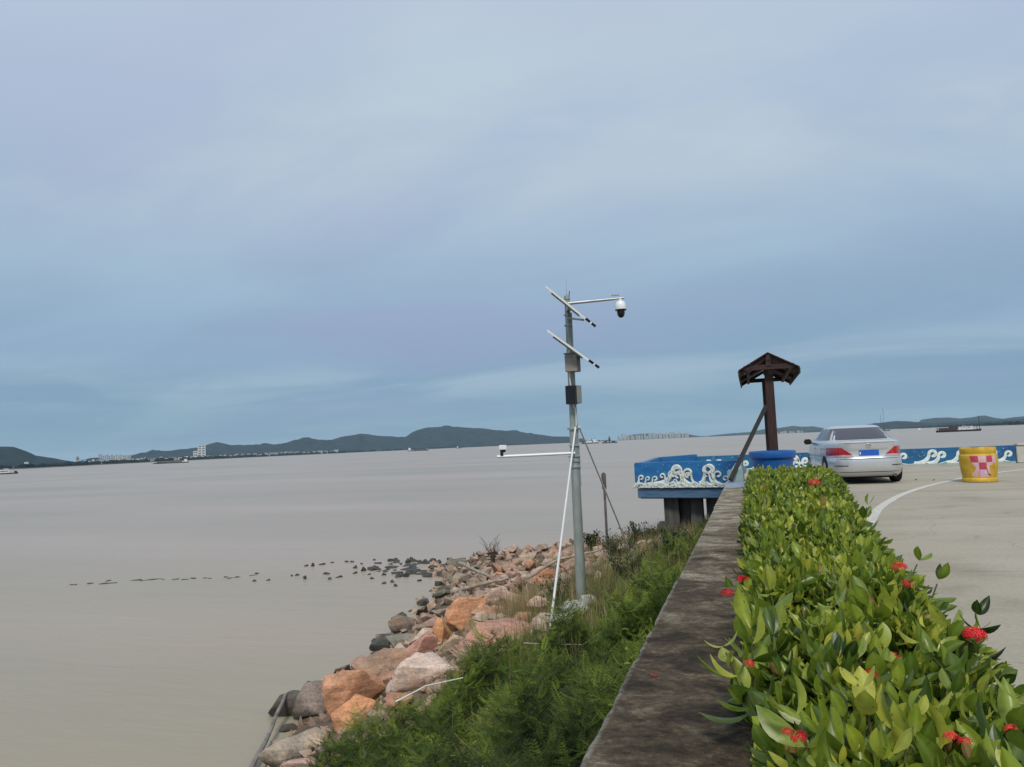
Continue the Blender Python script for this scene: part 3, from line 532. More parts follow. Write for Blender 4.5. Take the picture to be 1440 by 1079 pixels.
for (x, z, h, dr, w, le) in [(.02, .10, .26, 1, .026, .2), (.40, .06, .27, 1, .022, .25), (.58, .10, .52, 1, .045, .75), (.98, .14, .26, -1, .026, .1), (1.18, .08, .44, 1, .034, .3), (1.44, .10, .30, -1, .026, .1), (1.66, .08, .48, -1, .032, .35), (1.84, .10, .52, 1, .040, .05), (2.22, .12, .30, -1, .024, .1), (2.36, .10, .50, -1, .030, .1), (2.58, .08, .50, 1, .030, .25), (.86, .08, .40, 1, .028, .1), (1.78, .08, .34, -1, .026, .2), (2.12, .08, .36, 1, .026, .1), (.26, .10, .22, 1, .02, .1), (1.30, .06, .18, -1, .02, .2), (2.72, .05, .26, -1, .02, .2)]:
    p, ws = curl(x, z, h, dr, le, w=w); ribbon(mb, p, ws, org, EX, EZ, EN, -.008, .03)
mb.build('wave_relief', m_relief, plat, smooth=True)
mb = MB(); rs = random.Random(2)
for k in range(46):     # foamy layered base of the waves
    x = -.07+k*.063; h = .05+.045*math.sin(k*1.3)+rs.uniform(0, .05)
    pts = [(x+i*.05, .015+h*math.sin(PI*i/6)+rs.uniform(0, .03)*(i % 2)) for i in range(7)]
    ribbon(mb, pts, [.022]*7, org, EX, EZ, EN, -.01, .024+.010*(k % 3))
mb.build('wave_base', m_relief, plat, smooth=True)
mb = MB()
for k in range(24):
    u_, v_ = rs.uniform(.05, 2.8), rs.uniform(.36, .66); s = rs.uniform(.006, .013); c = org+EX*u_+EZ*v_-EN*.006
    mb.add([c-EX*s, c-EZ*s, c+EX*s, c+EZ*s], [(0, 1, 2, 3)])
mb.build('paint_spatter', m_relief, plat)
# painted waves on the far parapet (face towards -Y)
EX2, EN2 = Vector((1, 0, 0)), Vector((0, -1, 0)); o2 = Vector((-1.6, 30.03, 0))
mb = MB(); rs = random.Random(9); x = .0
while x < 9.9:
    h = rs.uniform(.30, .48); dr = 1 if rs.random() < .75 else -1
    p, ws = curl(x, .06, h, dr, rs.uniform(.4, .9), w=rs.uniform(.040, .052)); ribbon(mb, p, ws, o2, EX2, EZ, EN2, .002, .008)
    x += rs.uniform(.36, .72)
pts = [(k*.1, .085+.035*math.sin(k*.8)) for k in range(101)]; ribbon(mb, pts, [.022+.012*math.sin(k*.55) for k in range(101)], o2, EX2, EZ, EN2, .003, .010)
mb.build('painted_waves', m_relief, farp)
mb = MB()
for k in range(90):
    c = o2+EX2*rs.uniform(-.1, 10)+EZ*rs.uniform(.30, .57)+EN2*.004; s = rs.uniform(.008, .018)
    mb.add([c-EX2*s, c-EZ*s, c+EX2*s, c+EZ*s], [(0, 1, 2, 3)])
mb.build('painted_stars', m_relief, farp)
m_step = mat('pale_kerb_paint', (.30, .34, .33), .8, scale=2, col2=(.42, .45, .43))
MB().box((3.3, 29.97, .035), (10.3, .16, .07)).build('painted_kerb', m_step, farp)
# ------------------------------------------------------------------ PLANTER, ROOFED POSTS, LEANING PLANK
m_potblue = mat('potted_blue_plastic', (.010, .085, .33), .4, scale=3, col2=(.016, .12, .40))
pot = empty('planter_pot', (.38, 16.6, 0), 'large round blue planter pot with thick rim at the foot of the roofed posts', 'planter')
MB().lathe((.38, 16.6, 0), [(.26, 0), (.30, .10), (.36, .55), (.405, .84), (.37, .86), (.33, .80), (.001, .80)], 40).build('pot_body', m_potblue, pot, smooth=True)
MB().lathe((.38, 16.6, 0), [(.40, .842), (.445, .86), (.465, .93), (.455, .985), (.43, 1.0), (.385, .99), (.37, .90), (.40, .842)], 40).build('pot_rim', m_potblue, pot, smooth=True)
m_wood = mat('dark_red_stained_wood', (.018, .008, .008), .75, scale=5, col2=(.050, .020, .017), stretch=(4, 4, .6), bump=.3, bscale=14)
m_woodr = mat('brown_roof_board', (.022, .009, .009), .75, scale=4, col2=(.055, .020, .018), stretch=(4, .5, 4), bump=.3, bscale=14)
shel = empty('roofed_frame', (.43, 17, 0), 'dark red-brown timber posts carrying a small gabled roof above the blue planter', 'roofed posts')
XR = .43
for y in (17.1, 20.7): MB().box((XR, y, 1.36), (.175, .175, 2.72)).build('post', m_wood, shel, bevel=.008)
ez_, az_ = 2.68, 3.02
for sgn in (-1, 1):
    run = .61; nb = 5
    sl = math.atan2(az_-ez_, run); Ls = math.hypot(run, az_-ez_)
    for k in range(nb):
        s0, s1 = Ls*k/nb+.002, Ls*(k+1)/nb-.002
        dz = 0
        pts = []
        for yy in (16.75, 21.0):
            for s, tt_ in ((s0, 0), (s1, 0), (s1, .022), (s0, .022)):
                x = XR+sgn*(s*math.cos(sl)); z = az_-s*math.sin(sl)+tt_+dz
                pts.append((x, yy, z))
        mb = MB(); F = [(3,2,1,0), (4,5,6,7), (0,1,5,4), (1,2,6,5), (2,3,7,6), (3,0,4,7)]
        if sgn > 0: F = [f[::-1] for f in F]
        mb.add(pts, [f[::-1] for f in F]).build('roof_board', m_woodr, shel)
    for yy in (16.85, 18.9, 20.9):
        MB().beam((XR+sgn*.03, yy, az_-.07), (XR+sgn*run, yy, ez_-.045), .05, .07).build('rafter', m_wood, shel)
    MB().beam((XR+sgn*.42, 16.8, 2.70), (XR+sgn*.42, 20.95, 2.70), .06, .09).build('purlin', m_wood, shel)
    MB().beam((XR+sgn*.60, 16.74, ez_-.06), (XR+sgn*.60, 21.0, ez_-.06), .03, .10).build('eave_board', m_wood, shel)
MB().beam((XR, 16.76, 2.93), (XR, 21.0, 2.93), .07, .12).build('ridge_beam', m_wood, shel)
for yy in (16.82, 20.9):
    MB().beam((XR-.50, yy, 2.735), (XR+.50, yy, 2.735), .06, .10).build('tie_beam', m_wood, shel)
MB().beam((XR, 16.8, 2.75), (XR, 16.8, 2.95), .10, .05, up=(0, 1, 0)).build('king_post', m_wood, shel)
pk = MB().beam((-.44, 15.35, .50), (.33, 16.95, 1.93), .085, .05, up=(.3, -1, .5)).build('leaning_plank', mat('dark_weathered_plank', (.005, .005, .007), .7, scale=6, col2=(.014, .010, .011)), bevel=.004)
tag(pk, 'dark timber plank leaning from the wall end up against the roofed post', 'plank')

# ------------------------------------------------------------------ MONITORING POLE
m_galv = mat('galvanised_steel', (.24, .27, .25), .45, metal=.4, scale=7, col2=(.40, .44, .41), stretch=(1, 1, .3))
m_galv2 = mat('dull_steel_tube', (.42, .44, .44), .4, metal=.5, scale=9)
m_white = mat('white_painted_metal', (.78, .79, .80), .35, var=.04)
m_black = mat('black_plastic', (.008, .008, .010), .3, var=.2)
m_panel = mat('solar_cells', (.010, .014, .035), .15, var=.2, spec=.8)
m_alu = mat('aluminium_frame', (.80, .82, .84), .4, metal=.0, var=.05)
m_cab = mat('grey_cabinet_paint', (.27, .25, .235), .6, scale=6)
m_box2 = mat('grey_housing', (.20, .22, .21), .5, scale=6)
PX, PY = -2.86, 12.70
PB = terr(PX, PY)
pole = empty('monitoring_pole', (PX, PY, PB), 'tall grey steel camera pole with two solar panels and a dome camera', 'camera pole')
def PP(dx_, z, dy_=0):
    """point offset sideways (camera-parallel axis) from the pole"""
    return (PX+r0.x*dx_-r0.y*0+(-r0.y)*dy_, PY+r0.y*dx_+r0.x*dy_, z)
MB().tube([(PX, PY, PB-.1), (PX, PY, .4), (PX, PY, 1.45), (PX, PY, 1.60)], [.090, .076, .069, .067], 24).build('lower_pole', m_galv, pole, smooth=True)
MB().tube([(PX, PY, 1.60), (PX, PY, 3.78)], [.056, .046], 20).build('upper_pole', m_galv, pole, smooth=True)
MB().tube([(PX, PY, 3.78), (PX, PY, 3.84), (PX, PY, 3.87)], [.056, .05, .01], 16).build('pole_cap', m_galv, pole, smooth=True)
MB().tube([PP(.075, .6), PP(.075, 1.58), PP(.062, 1.7), PP(.06, 3.55)], .014, 8).build('conduit', m_galv2, pole, smooth=True)
MB().lathe((PX, PY, 1.56), [(.08, 0), (.10, .0), (.10, .03), (.06, .045)], 24).build('flange', m_galv, pole)
for z in (.92, 1.02, 1.10, 1.28): MB().lathe((PX, PY, z), [(.080, 0), (.096, .004), (.096, .022), (.080, .026)], 24).build('clamp_band', m_galv2, pole)
a = PP(.0, 3.70, -.06); b_ = PP(.96, 3.755, -.06)
arm = MB().tube([a, b_], [.026, .021], 12).build('camera_arm', m_galv2, pole, smooth=True)
MB().box(PP(.82, 3.81, -.06), (.13, .06, .02), YAW).build('mount_plate', m_galv2, pole)
hx, hy_, _ = PP(.90, 0, -.06)
MB().lathe((hx, hy_, 3.535), [(.026, .21), (.026, .175), (.05, .168), (.076, .145), (.089, .10), (.092, .04), (.088, .015), (.07, .012)], 28).build('camera_housing', m_white, pole, smooth=True)
MB().lathe((hx, hy_, 3.535), [(.098, .022), (.098, .008), (.075, .003)], 28).build('housing_ring', m_black, pole, smooth=True)
MB().lathe((hx, hy_, 3.535), [(.066, .006), (.066, -.035), (.058, -.075), (.036, -.108), (.0, -.120)], 24).build('dome_lens', m_black, pole, smooth=True)
# solar panels: seen on edge
def solar(c0, c1, zoff):
    a, b_ = Vector(c0), Vector(c1); mid = (a+b_)/2
    across = (mid-CAM).normalized()*.27; nrm = (b_-a).cross(across).normalized()
    if nrm.z < 0: nrm = -nrm
    pn = MB(); pts = [p+q+nrm*o_ for o_ in (-.018, .018) for p, q in ((a, -across), (b_, -across), (b_, across), (a, across))]
    fr = pn.hull8(pts).build('solar_panel', m_alu, pole)
    P_ = [p+q+nrm*o_ for o_ in (.0185, .0205) for p, q in ((a.lerp(b_, .02), -across*.95), (a.lerp(b_, .98), -across*.95), (a.lerp(b_, .98), across*.95), (a.lerp(b_, .02), across*.95))]
    MB().hull8(P_).build('cell_sheet', m_panel, fr)
    dv = b_-a
    for f0, f1 in ((.80, .885), (.92, 1.0)):     # dark end clips
        P_ = [p+q+nrm*o_ for o_ in (-.020, .022) for p, q in ((a+dv*f0, -across*1.03), (a+dv*f1, -across*1.03), (a+dv*f1, -across*.9), (a+dv*f0, -across*.9))]
        MB().hull8(P_).build('frame_clip', m_black, fr)
    for sg in (-1, 1):
        MB().beam(a.lerp(b_, .13)-nrm*.032+across*.4*sg, a.lerp(b_, .70)-nrm*.032+across*.4*sg, .025, .025).build('rail', m_galv, fr)
    return mid, nrm
mid, nrm = solar((-3.11, 12.30, 3.955), (-2.375, 12.57, 3.262), 0)
MB().beam(PP(-.02, 3.45, -.07), tuple(mid-nrm*.05+Vector((.22, .07, -.20))), .05, .03).build('panel_strut', m_galv, pole)
MB().beam(PP(0, 3.60, -.06), tuple(mid-nrm*.03), .07, .07).build('panel_bracket', m_galv, pole)
mid, nrm = solar((-3.13, 12.33, 3.22), (-2.36, 12.62, 2.572), 0)
MB().beam(PP(0, 2.85, -.06), tuple(mid-nrm*.03), .07, .07).build('panel_bracket', m_galv, pole)
for z in (3.50, 3.32, 2.84, 2.76): MB().lathe((PX, PY, z), [(.058, 0), (.072, .004), (.072, .024), (.058, .028)], 20).build('clamp_band', m_galv2, pole)
cb = MB().box(PP(.03, 2.665, -.17), (.215, .20, .29), YAW+rad(-22)).build('equipment_cabinet', m_cab, pole, bevel=.008)
MB().box(PP(.03, 2.825, -.17), (.245, .23, .018), YAW+rad(-22)).build('cabinet_lid', m_cab, cb, bevel=.004)
for k in range(6): MB().box(PP(-.035+k*.022, 2.76, -.268-.0035*k), (.009, .004, .012), YAW+rad(-22)).build('vent_slot', m_black, cb)
bx = MB().box(PP(-.01, 2.135, -.16), (.17, .14, .31), YAW+rad(-30)).build('battery_box', m_black, pole, bevel=.006)
MB().box(PP(.085, 2.14, -.12), (.10, .13, .30), YAW+rad(24)).build('battery_box_side', m_box2, pole, bevel=.006)
MB().tube([PP(.0, 1.99, -.15), PP(.01, 1.93, -.13), PP(.04, 1.91, -.10), PP(.05, 1.80, -.075), PP(.045, 1.62, -.075)], .009, 6).build('cable', m_white, pole, smooth=True)
MB().tube([PP(-.02, 2.52, -.15), PP(-.03, 2.42, -.14), PP(-.02, 2.30, -.13)], .010, 6).build('cable', m_white, pole, smooth=True)
# low side arm with a small camera
a = PP(.0, 1.165, -.12); b_ = PP(-1.30, 1.16, -.12)
MB().tube([a, b_], [.024, .024], 10).build('side_arm', m_white, pole, smooth=True)
MB().box(PP(-1.22, 1.225, -.12), (.05, .05, .11), YAW).build('camera_bracket', m_black, pole)
MB().box(PP(-1.20, 1.31, -.12), (.125, .10, .08), YAW).build('side_camera', m_white, pole, bevel=.008)
MB().lathe(PP(-1.185, 1.225, -.13), [(.0, 0), (.03, .01), (.035, .045)], 12).build('camera_lens', m_black, pole)
MB().beam(PP(-.12, 1.11, -.10), PP(.0, 1.05, -.08), .03, .02).build('arm_gusset', m_galv2, pole)
MB().tube([PP(0, 3.85), PP(0, 4.16)], [.006, .003], 6).build('lightning_rod', m_galv2, pole)
MB().tube([PP(.035, 3.80, .02), PP(.05, 3.93, .02)], .008, 6).build('antenna', m_black, pole)
gx, gy = -3.14, 11.55; gz = terr(gx, gy)
MB().tube([PP(.03, 1.60, -.11), (gx, gy, gz)], [.015, .021], 8).build('guy_strut', m_white, pole, smooth=True)
gx, gy = -2.45, 16.2
MB().tube([PP(.10, 1.60, .02), (gx, gy, terr(gx, gy))], [.016, .016], 8).build('guy_strut', m_white, pole, smooth=True)
# concrete block and pale stones round the foot
m_pale = mat('pale_lime_concrete', (.24, .25, .22), .85, scale=5, col2=(.46, .47, .42), bump=.6, bscale=20)

# marker post
mk = empty('marker_post', (-4.12, 21.95, terr(-4.12, 21.95)), 'thin dark post with a narrow rusty board right of the camera pole', 'post')
zb = terr(-4.12, 21.95)
MB().tube([(-4.12, 21.95, zb-.2), (-4.12, 21.95, .10)], .036, 10).build('post', mat('rusty_grey_metal', (.07, .06, .055), .7, scale=9, col2=(.17, .15, .14)), mk, smooth=True)
MB().box((-4.12, 21.93, .19), (.13, .07, .50), YAW).build('marker_board', mat('speckled_marker', (.045, .04, .04), .7, scale=14, col2=(.17, .13, .12)), mk, bevel=.03, smooth=True)

# ------------------------------------------------------------------ YELLOW BARREL
m_yel = mat('yellow_plastic', (.46, .27, .02), .5, scale=5, col2=(.66, .44, .045), spec=.5)
m_red = mat('faded_crimson_tape', (.42, .035, .085), .5, scale=14, col2=(.50, .07, .13))
m_pink = mat('bleached_pink_tape', (.62, .34, .40), .5, scale=12, col2=(.72, .48, .52))
m_lil = mat('bleached_lilac_tape', (.58, .36, .52), .5, scale=12, col2=(.70, .48, .60))
BX, BY = 5.11, 20.82
bar = empty('traffic_barrel', (BX, BY, 0), 'yellow plastic crash barrel with peeling red and pink checked tape on the road line', 'barrel')
prof = [(.350, 0), (.372, .015), (.376, .07), (.366, .095), (.356, .105), (.362, .13), (.386, .30), (.400, .45), (.405, .56), (.400, .62), (.392, .645), (.372, .66), (.370, .675), (.378, .69), (.384, .74), (.382, .79), (.374, .815), (.360, .82), (.36, .80), (.0, .78)]
nb = 64; V = []; F = []
for i, (r_, z) in enumerate(prof):
    for k in range(nb):
        a = 2*PI*k/nb; dz = -.022*max(0, math.cos(3*a+1.9))**3 if z > .7 else 0
        V.append((BX+r_*math.cos(a), BY+r_*math.sin(a), z+dz))
for i in range(len(prof)-1):
    for k in range(nb): F.append((i*nb+k, i*nb+(k+1) % nb, (i+1)*nb+(k+1) % nb, (i+1)*nb+k))
MB().add(V, F+[tuple(range(nb))[::-1]]).build('barrel_body', m_yel, bar, smooth=True)
fa = math.atan2(-BY, -BX)
def rad_at(z): return float(np.interp(z, [p[1] for p in prof[:16]], [p[0] for p in prof[:16]]))
def patch(poly4, material, name='reflective_tape', lift=.003):
    mb = MB(); n = 5; V = []; 
    P4 = [Vector(((x-550)*.0011, (905-y)*.001145)) for x, y in poly4]
    for i in range(n+1):
        for j in range(n+1):
            p = P4[0].lerp(P4[1], i/n).lerp(P4[3].lerp(P4[2], i/n), j/n); z = p.y; R = rad_at(z)+lift
            th = fa+math.asin(max(-.99, min(.99, p.x/.415))); V.append((BX+R*math.cos(th), BY+R*math.sin(th), z))
    F = [(i*(n+1)+j, (i+1)*(n+1)+j, (i+1)*(n+1)+j+1, i*(n+1)+j+1) for i in range(n) for j in range(n)]
    mb.add(V, F).build(name, material, bar, smooth='all')
patch([(382, 362), (540, 362), (548, 492), (412, 492)], m_red); patch([(542, 362), (698, 362), (698, 498), (550, 492)], m_pink)
patch([(700, 362), (803, 362), (805, 490), (700, 494)], m_red); patch([(805, 362), (862, 365), (870, 520), (807, 490)], m_pink)
patch([(412, 494), (553, 494), (556, 640), (490, 600)], m_pink); patch([(556, 500), (698, 500), (690, 638), (558, 638)], m_red)
patch([(700, 496), (818, 492), (800, 545), (705, 590)], m_pink); patch([(490, 602), (553, 640), (530, 740), (470, 800)], m_pink); patch([(470, 650), (495, 620), (480, 805), (390, 745)], m_pink)
patch([(556, 640), (692, 640), (715, 735), (558, 735)], m_lil); patch([(558, 737), (716, 737), (725, 800), (560, 800)], m_pink)
patch([(700, 592), (745, 560), (770, 740), (722, 720)], m_pink)
patch([(690, 600), (704, 600), (790, 785), (720, 735)], mat('torn_tape_backing', (.10, .03, .04), .8))

# ------------------------------------------------------------------ CAR
m_silver = mat('silver_car_paint', (.58, .60, .62), .28, metal=.45, var=.02, coat=.6, spec=.6)
m_glass = mat('tinted_glass', (.035, .032, .045), .06, var=.05, spec=1.0)
m_tyre = mat('tyre_rubber', (.010, .010, .010), .85, var=.2)
m_rim = mat('alloy_rim', (.45, .46, .48), .3, metal=.8, var=.05)
m_lamp = mat('red_lamp_lens', (.42, .008, .02), .15, var=.1, spec=.8, coat=.5)
m_clear = mat('clear_lamp_lens', (.55, .42, .42), .15, var=.1, spec=.8)
m_dark = mat('dark_underbody', (.006, .006, .006), .9)
m_plate = mat('blue_number_plate', (.015, .11, .52), .4, var=.05)
m_chrome = mat('chrome', (.72, .72, .74), .12, metal=.95, var=.02)
car = empty('parked_car', (2.74, 20.72, 0), 'silver four-door saloon car parked beyond the hedge, seen from behind', 'car', rz=rad(4))
LV = [(.17, .40, 4.40, .78), (.20, .16, 4.66, .86), (.27, .06, 4.78, .895), (.40, .005, 4.82, .91), (.55, .0, 4.82, .912), (.615, .012, 4.80, .912), (.635, .05, 4.77, .908), (.66, .068, 4.75, .906), (.80, .066, 4.70, .906), (.90, .062, 4.62, .90), (.98, .052, 4.52, .89), (1.035, .048, 4.44, .872), (1.062, .075, 4.40, .85), (1.078, .16, 4.34, .80), (1.088, .42, 4.2, .66), (1.092, 1.0, 3.9, .40)]
NS = 4.6
def lev(z):
    zs = [l_[0] for l_ in LV]; return [float(np.interp(z, zs, [l_[k] for l_ in LV])) for k in (1, 2, 3)]
def zdrop(y, z): return z - max(0, (y-3.2)/1.6)**1.4*.30*max(0, (z-.62))/.47
def y_rear(x, z, off=.004):
    yr, yf, w = lev(z); yc, ly = (yr+yf)/2, (yf-yr)/2
    q = min(.9999, abs(x)/w); return yc-ly*(1-q**NS)**(1/NS)-off
V = []; F = []; n = 96
for z, yr, yf, w in LV:
    yc, ly = (yr+yf)/2, (yf-yr)/2
    for k in range(n):
        a = 2*PI*k/n; c, s = math.cos(a), math.sin(a)
        x = w*math.copysign(abs(c)**(2/NS), c); y = yc+ly*math.copysign(abs(s)**(2/NS), s); V.append((x, y, zdrop(y, z)))
for i in range(len(LV)-1):
    for k in range(n): F.append((i*n+k, i*n+(k+1) % n, (i+1)*n+(k+1) % n, (i+1)*n+k))
F.append(tuple(range(n))[::-1]); F.append(tuple((len(LV)-1)*n+k for k in range(n)))
body = MB().add(V, F).build('body', m_silver, car, smooth=True, world_co=False)
RA, FAx = 1.06, 3.84
cut = MB()
for y in (RA, FAx):
    cut.tube([(-1.1, y, .345), (-.60, y, .345)], .375, 28); cut.tube([(.60, y, .345), (1.1, y, .345)], .375, 28)
cutter = cut.build('cutter_tmp', None, None, world_co=False); cutter.location = car.location; cutter.rotation_euler = car.rotation_euler
md = body.modifiers.new('arch', 'BOOLEAN'); md.operation = 'DIFFERENCE'; md.solver = 'EXACT'; md.object = cutter
dg = bpy.context.evaluated_depsgraph_get(); dg.update()
nm_ = bpy.data.meshes.new_from_object(body.evaluated_get(dg)); body.modifiers.clear(); body.data = nm_; nm_.name = 'body'
nm_.materials.clear(); nm_.materials.append(m_silver); nm_.polygons.foreach_set('material_index', [0]*len(nm_.polygons))
bpy.data.objects.remove(cutter, do_unlink=True)
CAB = [(1.06, .62, 3.72, .84), (1.10, .72, 3.62, .815), (1.20, .93, 3.38, .765), (1.32, 1.20, 3.08, .70), (1.41, 1.42, 2.84, .645), (1.45, 1.58, 2.70, .60), (1.472, 1.78, 2.55, .52), (1.482, 2.0, 2.35, .35)]
NC = 5.0
V = []; F = []
for z, yr, yf, w in CAB:
    yc, ly = (yr+yf)/2, (yf-yr)/2
    for k in range(n):
        a = 2*PI*k/n; c, s = math.cos(a), math.sin(a)
        V.append((w*math.copysign(abs(c)**(2/NC), c), yc+ly*math.copysign(abs(s)**(2/NC), s), z))
for i in range(len(CAB)-1):
    for k in range(n): F.append((i*n+k, i*n+(k+1) % n, (i+1)*n+(k+1) % n, (i+1)*n+k))
F.append(tuple((len(CAB)-1)*n+k for k in range(n)))
MB().add(V, F).build('cabin', m_silver, car, smooth=True, world_co=False)
def cab(z):
    zs = [l_[0] for l_ in CAB]; return [float(np.interp(z, zs, [l_[k] for l_ in CAB])) for k in (1, 2, 3)]
def cab_rear(x, z, sgn=-1, off=.006):
    yr, yf, w = cab(z); yc, ly = (yr+yf)/2, (yf-yr)/2; q = min(.9999, abs(x)/w); return yc+sgn*(ly*(1-q**NC)**(1/NC)+off)
def cab_side(y, z, off=.005):
    yr, yf, w = cab(z); yc, ly = (yr+yf)/2, (yf-yr)/2; q = min(.9999, abs(y-yc)/ly); return w*(1-q**NC)**(1/NC)+off
def quadpatch(poly4, fn_, material, name, nx=10, ny=6, parent=car, thick=None):
    P4 = [Vector(p) for p in poly4]; V = []
    for i in range(nx+1):
        for j in range(ny+1):
            p = P4[0].lerp(P4[1], i/nx).lerp(P4[3].lerp(P4[2], i/nx), j/ny); V.append(fn_(p.x, p.y))
    F = [(i*(ny+1)+j, (i+1)*(ny+1)+j, (i+1)*(ny+1)+j+1, i*(ny+1)+j+1) for i in range(nx) for j in range(ny)]
    return MB().add(V, F).build(name, material, parent, smooth='all', world_co=False)
R_ = lambda off: (lambda x, z: (x, y_rear(x, z, off), z))
quadpatch([(-.70, 1.105), (.70, 1.105), (.53, 1.405), (-.53, 1.405)], lambda x, z: (x, cab_rear(x, z), z), m_glass, 'rear_window', 16, 8)
quadpatch([(-.74, 1.14), (.74, 1.14), (.54, 1.41), (-.54, 1.41)], lambda x, z: (x, cab_rear(x, z, 1), z), m_glass, 'windscreen', 16, 8)
for sgn in (-1, 1):
    for a0, a1, b0, b1 in ((2.38, 3.28, 2.30, 2.72), (1.42, 2.32, 1.66, 2.24), (.98, 1.36, 1.44, 1.60)):
        quadpatch([(a0, 1.105), (a1, 1.105), (b1, 1.40), (b0, 1.40)], lambda y, z: (sgn*cab_side(y, z), y, z), m_glass, 'side_window', 6, 6)
    # lamps: red outer block and clear wedge on the boot lid
    quadpatch([(sgn*.58, .745), (sgn*.895, .71), (sgn*.885, .915), (sgn*.60, .915)], R_(.010), m_lamp, 'tail_lamp', 14, 6)
    quadpatch([(sgn*.38, .735), (sgn*.58, .745), (sgn*.60, .905), (sgn*.55, .865)], R_(.009), m_lamp, 'tail_lamp', 6, 4)
    quadpatch([(sgn*.34, .685), (sgn*.78, .675), (sgn*.74, .722), (sgn*.42, .728)], R_(.012), m_clear, 'reversing_lamp', 8, 3)
    quadpatch([(sgn*.50, .455), (sgn*.78, .455), (sgn*.78, .475), (sgn*.50, .475)], R_(.006), m_dark, 'reflector', 6, 2)
    for y in (RA, FAx):
        x0, x1 = sgn*.67, sgn*.895
        w_ = MB().tube([(x0, y, .325), (x0+sgn*.03, y, .325), (x1-sgn*.03, y, .325), (x1, y, .325)], [.29, .325, .325, .295], 32).build('wheel', m_tyre, car, smooth=True, world_co=False)
        rm = MB(); rm.tube([(x1-sgn*.005, y, .325), (x1+sgn*.006, y, .325)], [.215, .205], 28)
        rm.build('rim', m_rim, w_, world_co=False)
    MB().box((sgn*.99, 3.12, 1.065), (.20, .10, .15)).build('wing_mirror', m_dark, car, bevel=.03, smooth=True, world_co=False)
    MB().beam((sgn*.83, 3.18, 1.03), (sgn*.93, 3.13, 1.03), .05, .04).build('mirror_stalk', m_dark, car, world_co=False)
    for hy2 in (1.55, 2.55): MB().box((sgn*.915, hy2, .88), (.02, .18, .03)).build('door_handle', m_chrome, car, bevel=.006, world_co=False)
    for sy in (1.40, 2.36, 3.35): quadpatch([(sy, .30), (sy+.012, .30), (sy+.012, 1.03), (sy, 1.03)], lambda y, z: (sgn*(lev(z)[2]*(1-min(.999, abs(y-(lev(z)[0]+lev(z)[1])/2)/((lev(z)[1]-lev(z)[0])/2))**NS)**(1/NS)+.003), y, z), m_dark, 'door_gap', 1, 10)
quadpatch([(-.23, .715), (.23, .715), (.23, .845), (-.23, .845)], R_(.014), m_plate, 'number_plate', 8, 4)
quadpatch([(-.215, .74), (-.19, .74), (-.19, .80), (-.215, .80)], R_(.018), m_white, 'plate_mark', 2, 2)
quadpatch([(-.44, .868), (.44, .868), (.44, .882), (-.44, .882)], R_(.020), m_chrome, 'chrome_strip', 16, 1)
quadpatch([(-.86, .626), (.86, .626), (.86, .640), (-.86, .640)], R_(.003), m_dark, 'bumper_gap', 24, 1)
quadpatch([(-.84, 1.018), (.84, 1.018), (.83, 1.026), (-.83, 1.026)], R_(.002), m_dark, 'boot_gap', 24, 1)
quadpatch([(-.72, .30), (.72, .30), (.74, .312), (-.74, .312)], R_(.004), m_dark, 'bumper_crease_shade', 20, 1)  # flat dark strip paints the shade of a crease; the mesh has no fold
for a_, b2, cz in ((.062, .042, .955), (.026, .042, .955), (.045, .016, .978)):
    pts = [(a_*math.cos(2*PI*k/20), y_rear(0, cz, .016), cz+b2*math.sin(2*PI*k/20)) for k in range(21)]
    MB().tube(pts, .0045, 6, caps=False).build('badge_ring', m_chrome, car, smooth=True, world_co=False)
MB().box((0, 2.4, .21), (1.25, 3.9, .14)).build('underbody', m_dark, car, world_co=False)
MB().tube([(.58, .10, .22), (.58, .45, .22)], .036, 14).build('exhaust_tip', m_chrome, car, smooth=True, world_co=False)
MB().tube([(.58, .094, .22), (.58, .11, .22)], .028, 14).build('exhaust_bore', m_dark, car, world_co=False)
MB().box((0, .55, .22), (1.0, .35, .12)).build('silencer', m_dark, car, bevel=.04, world_co=False)

# ------------------------------------------------------------------ BOATS
m_hullk = mat('dark_hull', (.02, .02, .024), .7, scale=.3, var=.3)
m_hullr = mat('rusty_hull', (.06, .035, .03), .8, scale=.3, var=.4)
m_ship = mat('ship_white', (.66, .67, .68), .6, scale=.5, var=.1)
def ship(key, name, label, cat, hh, beam, parts, hull=m_hullk, flip=False):
    a, b_ = DATA['ships'][key]; a = Vector((*a, WZ)); b_ = Vector((*b_, WZ))
    if flip: a, b_ = b_, a
    Ls = (b_-a).length; mid = (a+b_)/2; rz = math.atan2(b_.y-a.y, b_.x-a.x)
    t_ = empty(name, tuple(mid), label, cat, rz=rz)
    st = [(-.5, .75, 0, 1.0), (-.42, 1, -.3, 1.0), (0, 1, -.3, .86), (.32, 1, -.3, .92), (.44, .6, -.2, 1.1), (.5, .08, .1, 1.3)]
    V = []; F = []
    for fx, fw_, zb_, zt_ in st:
        for sy, zz in ((-.8, -.4), (-1, hh*zt_), (1, hh*zt_), (.8, -.4)): V.append((fx*Ls*(1 if zz > 0 else .95), sy*fw_*beam/2, zz))
    for i in range(len(st)-1):
        for j in range(4): F.append((i*4+j, (i+1)*4+j, (i+1)*4+(j+1) % 4, i*4+(j+1) % 4))
    F += [(0, 1, 2, 3), tuple((len(st)-1)*4+k for k in (3, 2, 1, 0))]
    MB().add(V, F).build('hull', hull, t_, world_co=False)
    for nm, c, d, mm_ in parts:
        MB().box((c[0]*Ls, c[1]*beam, hh+c[2]), (d[0]*Ls, d[1]*beam, d[2])).build(nm, mm_, t_, world_co=False)
    return t_, Ls
W_ = m_ship; K_ = m_hullk
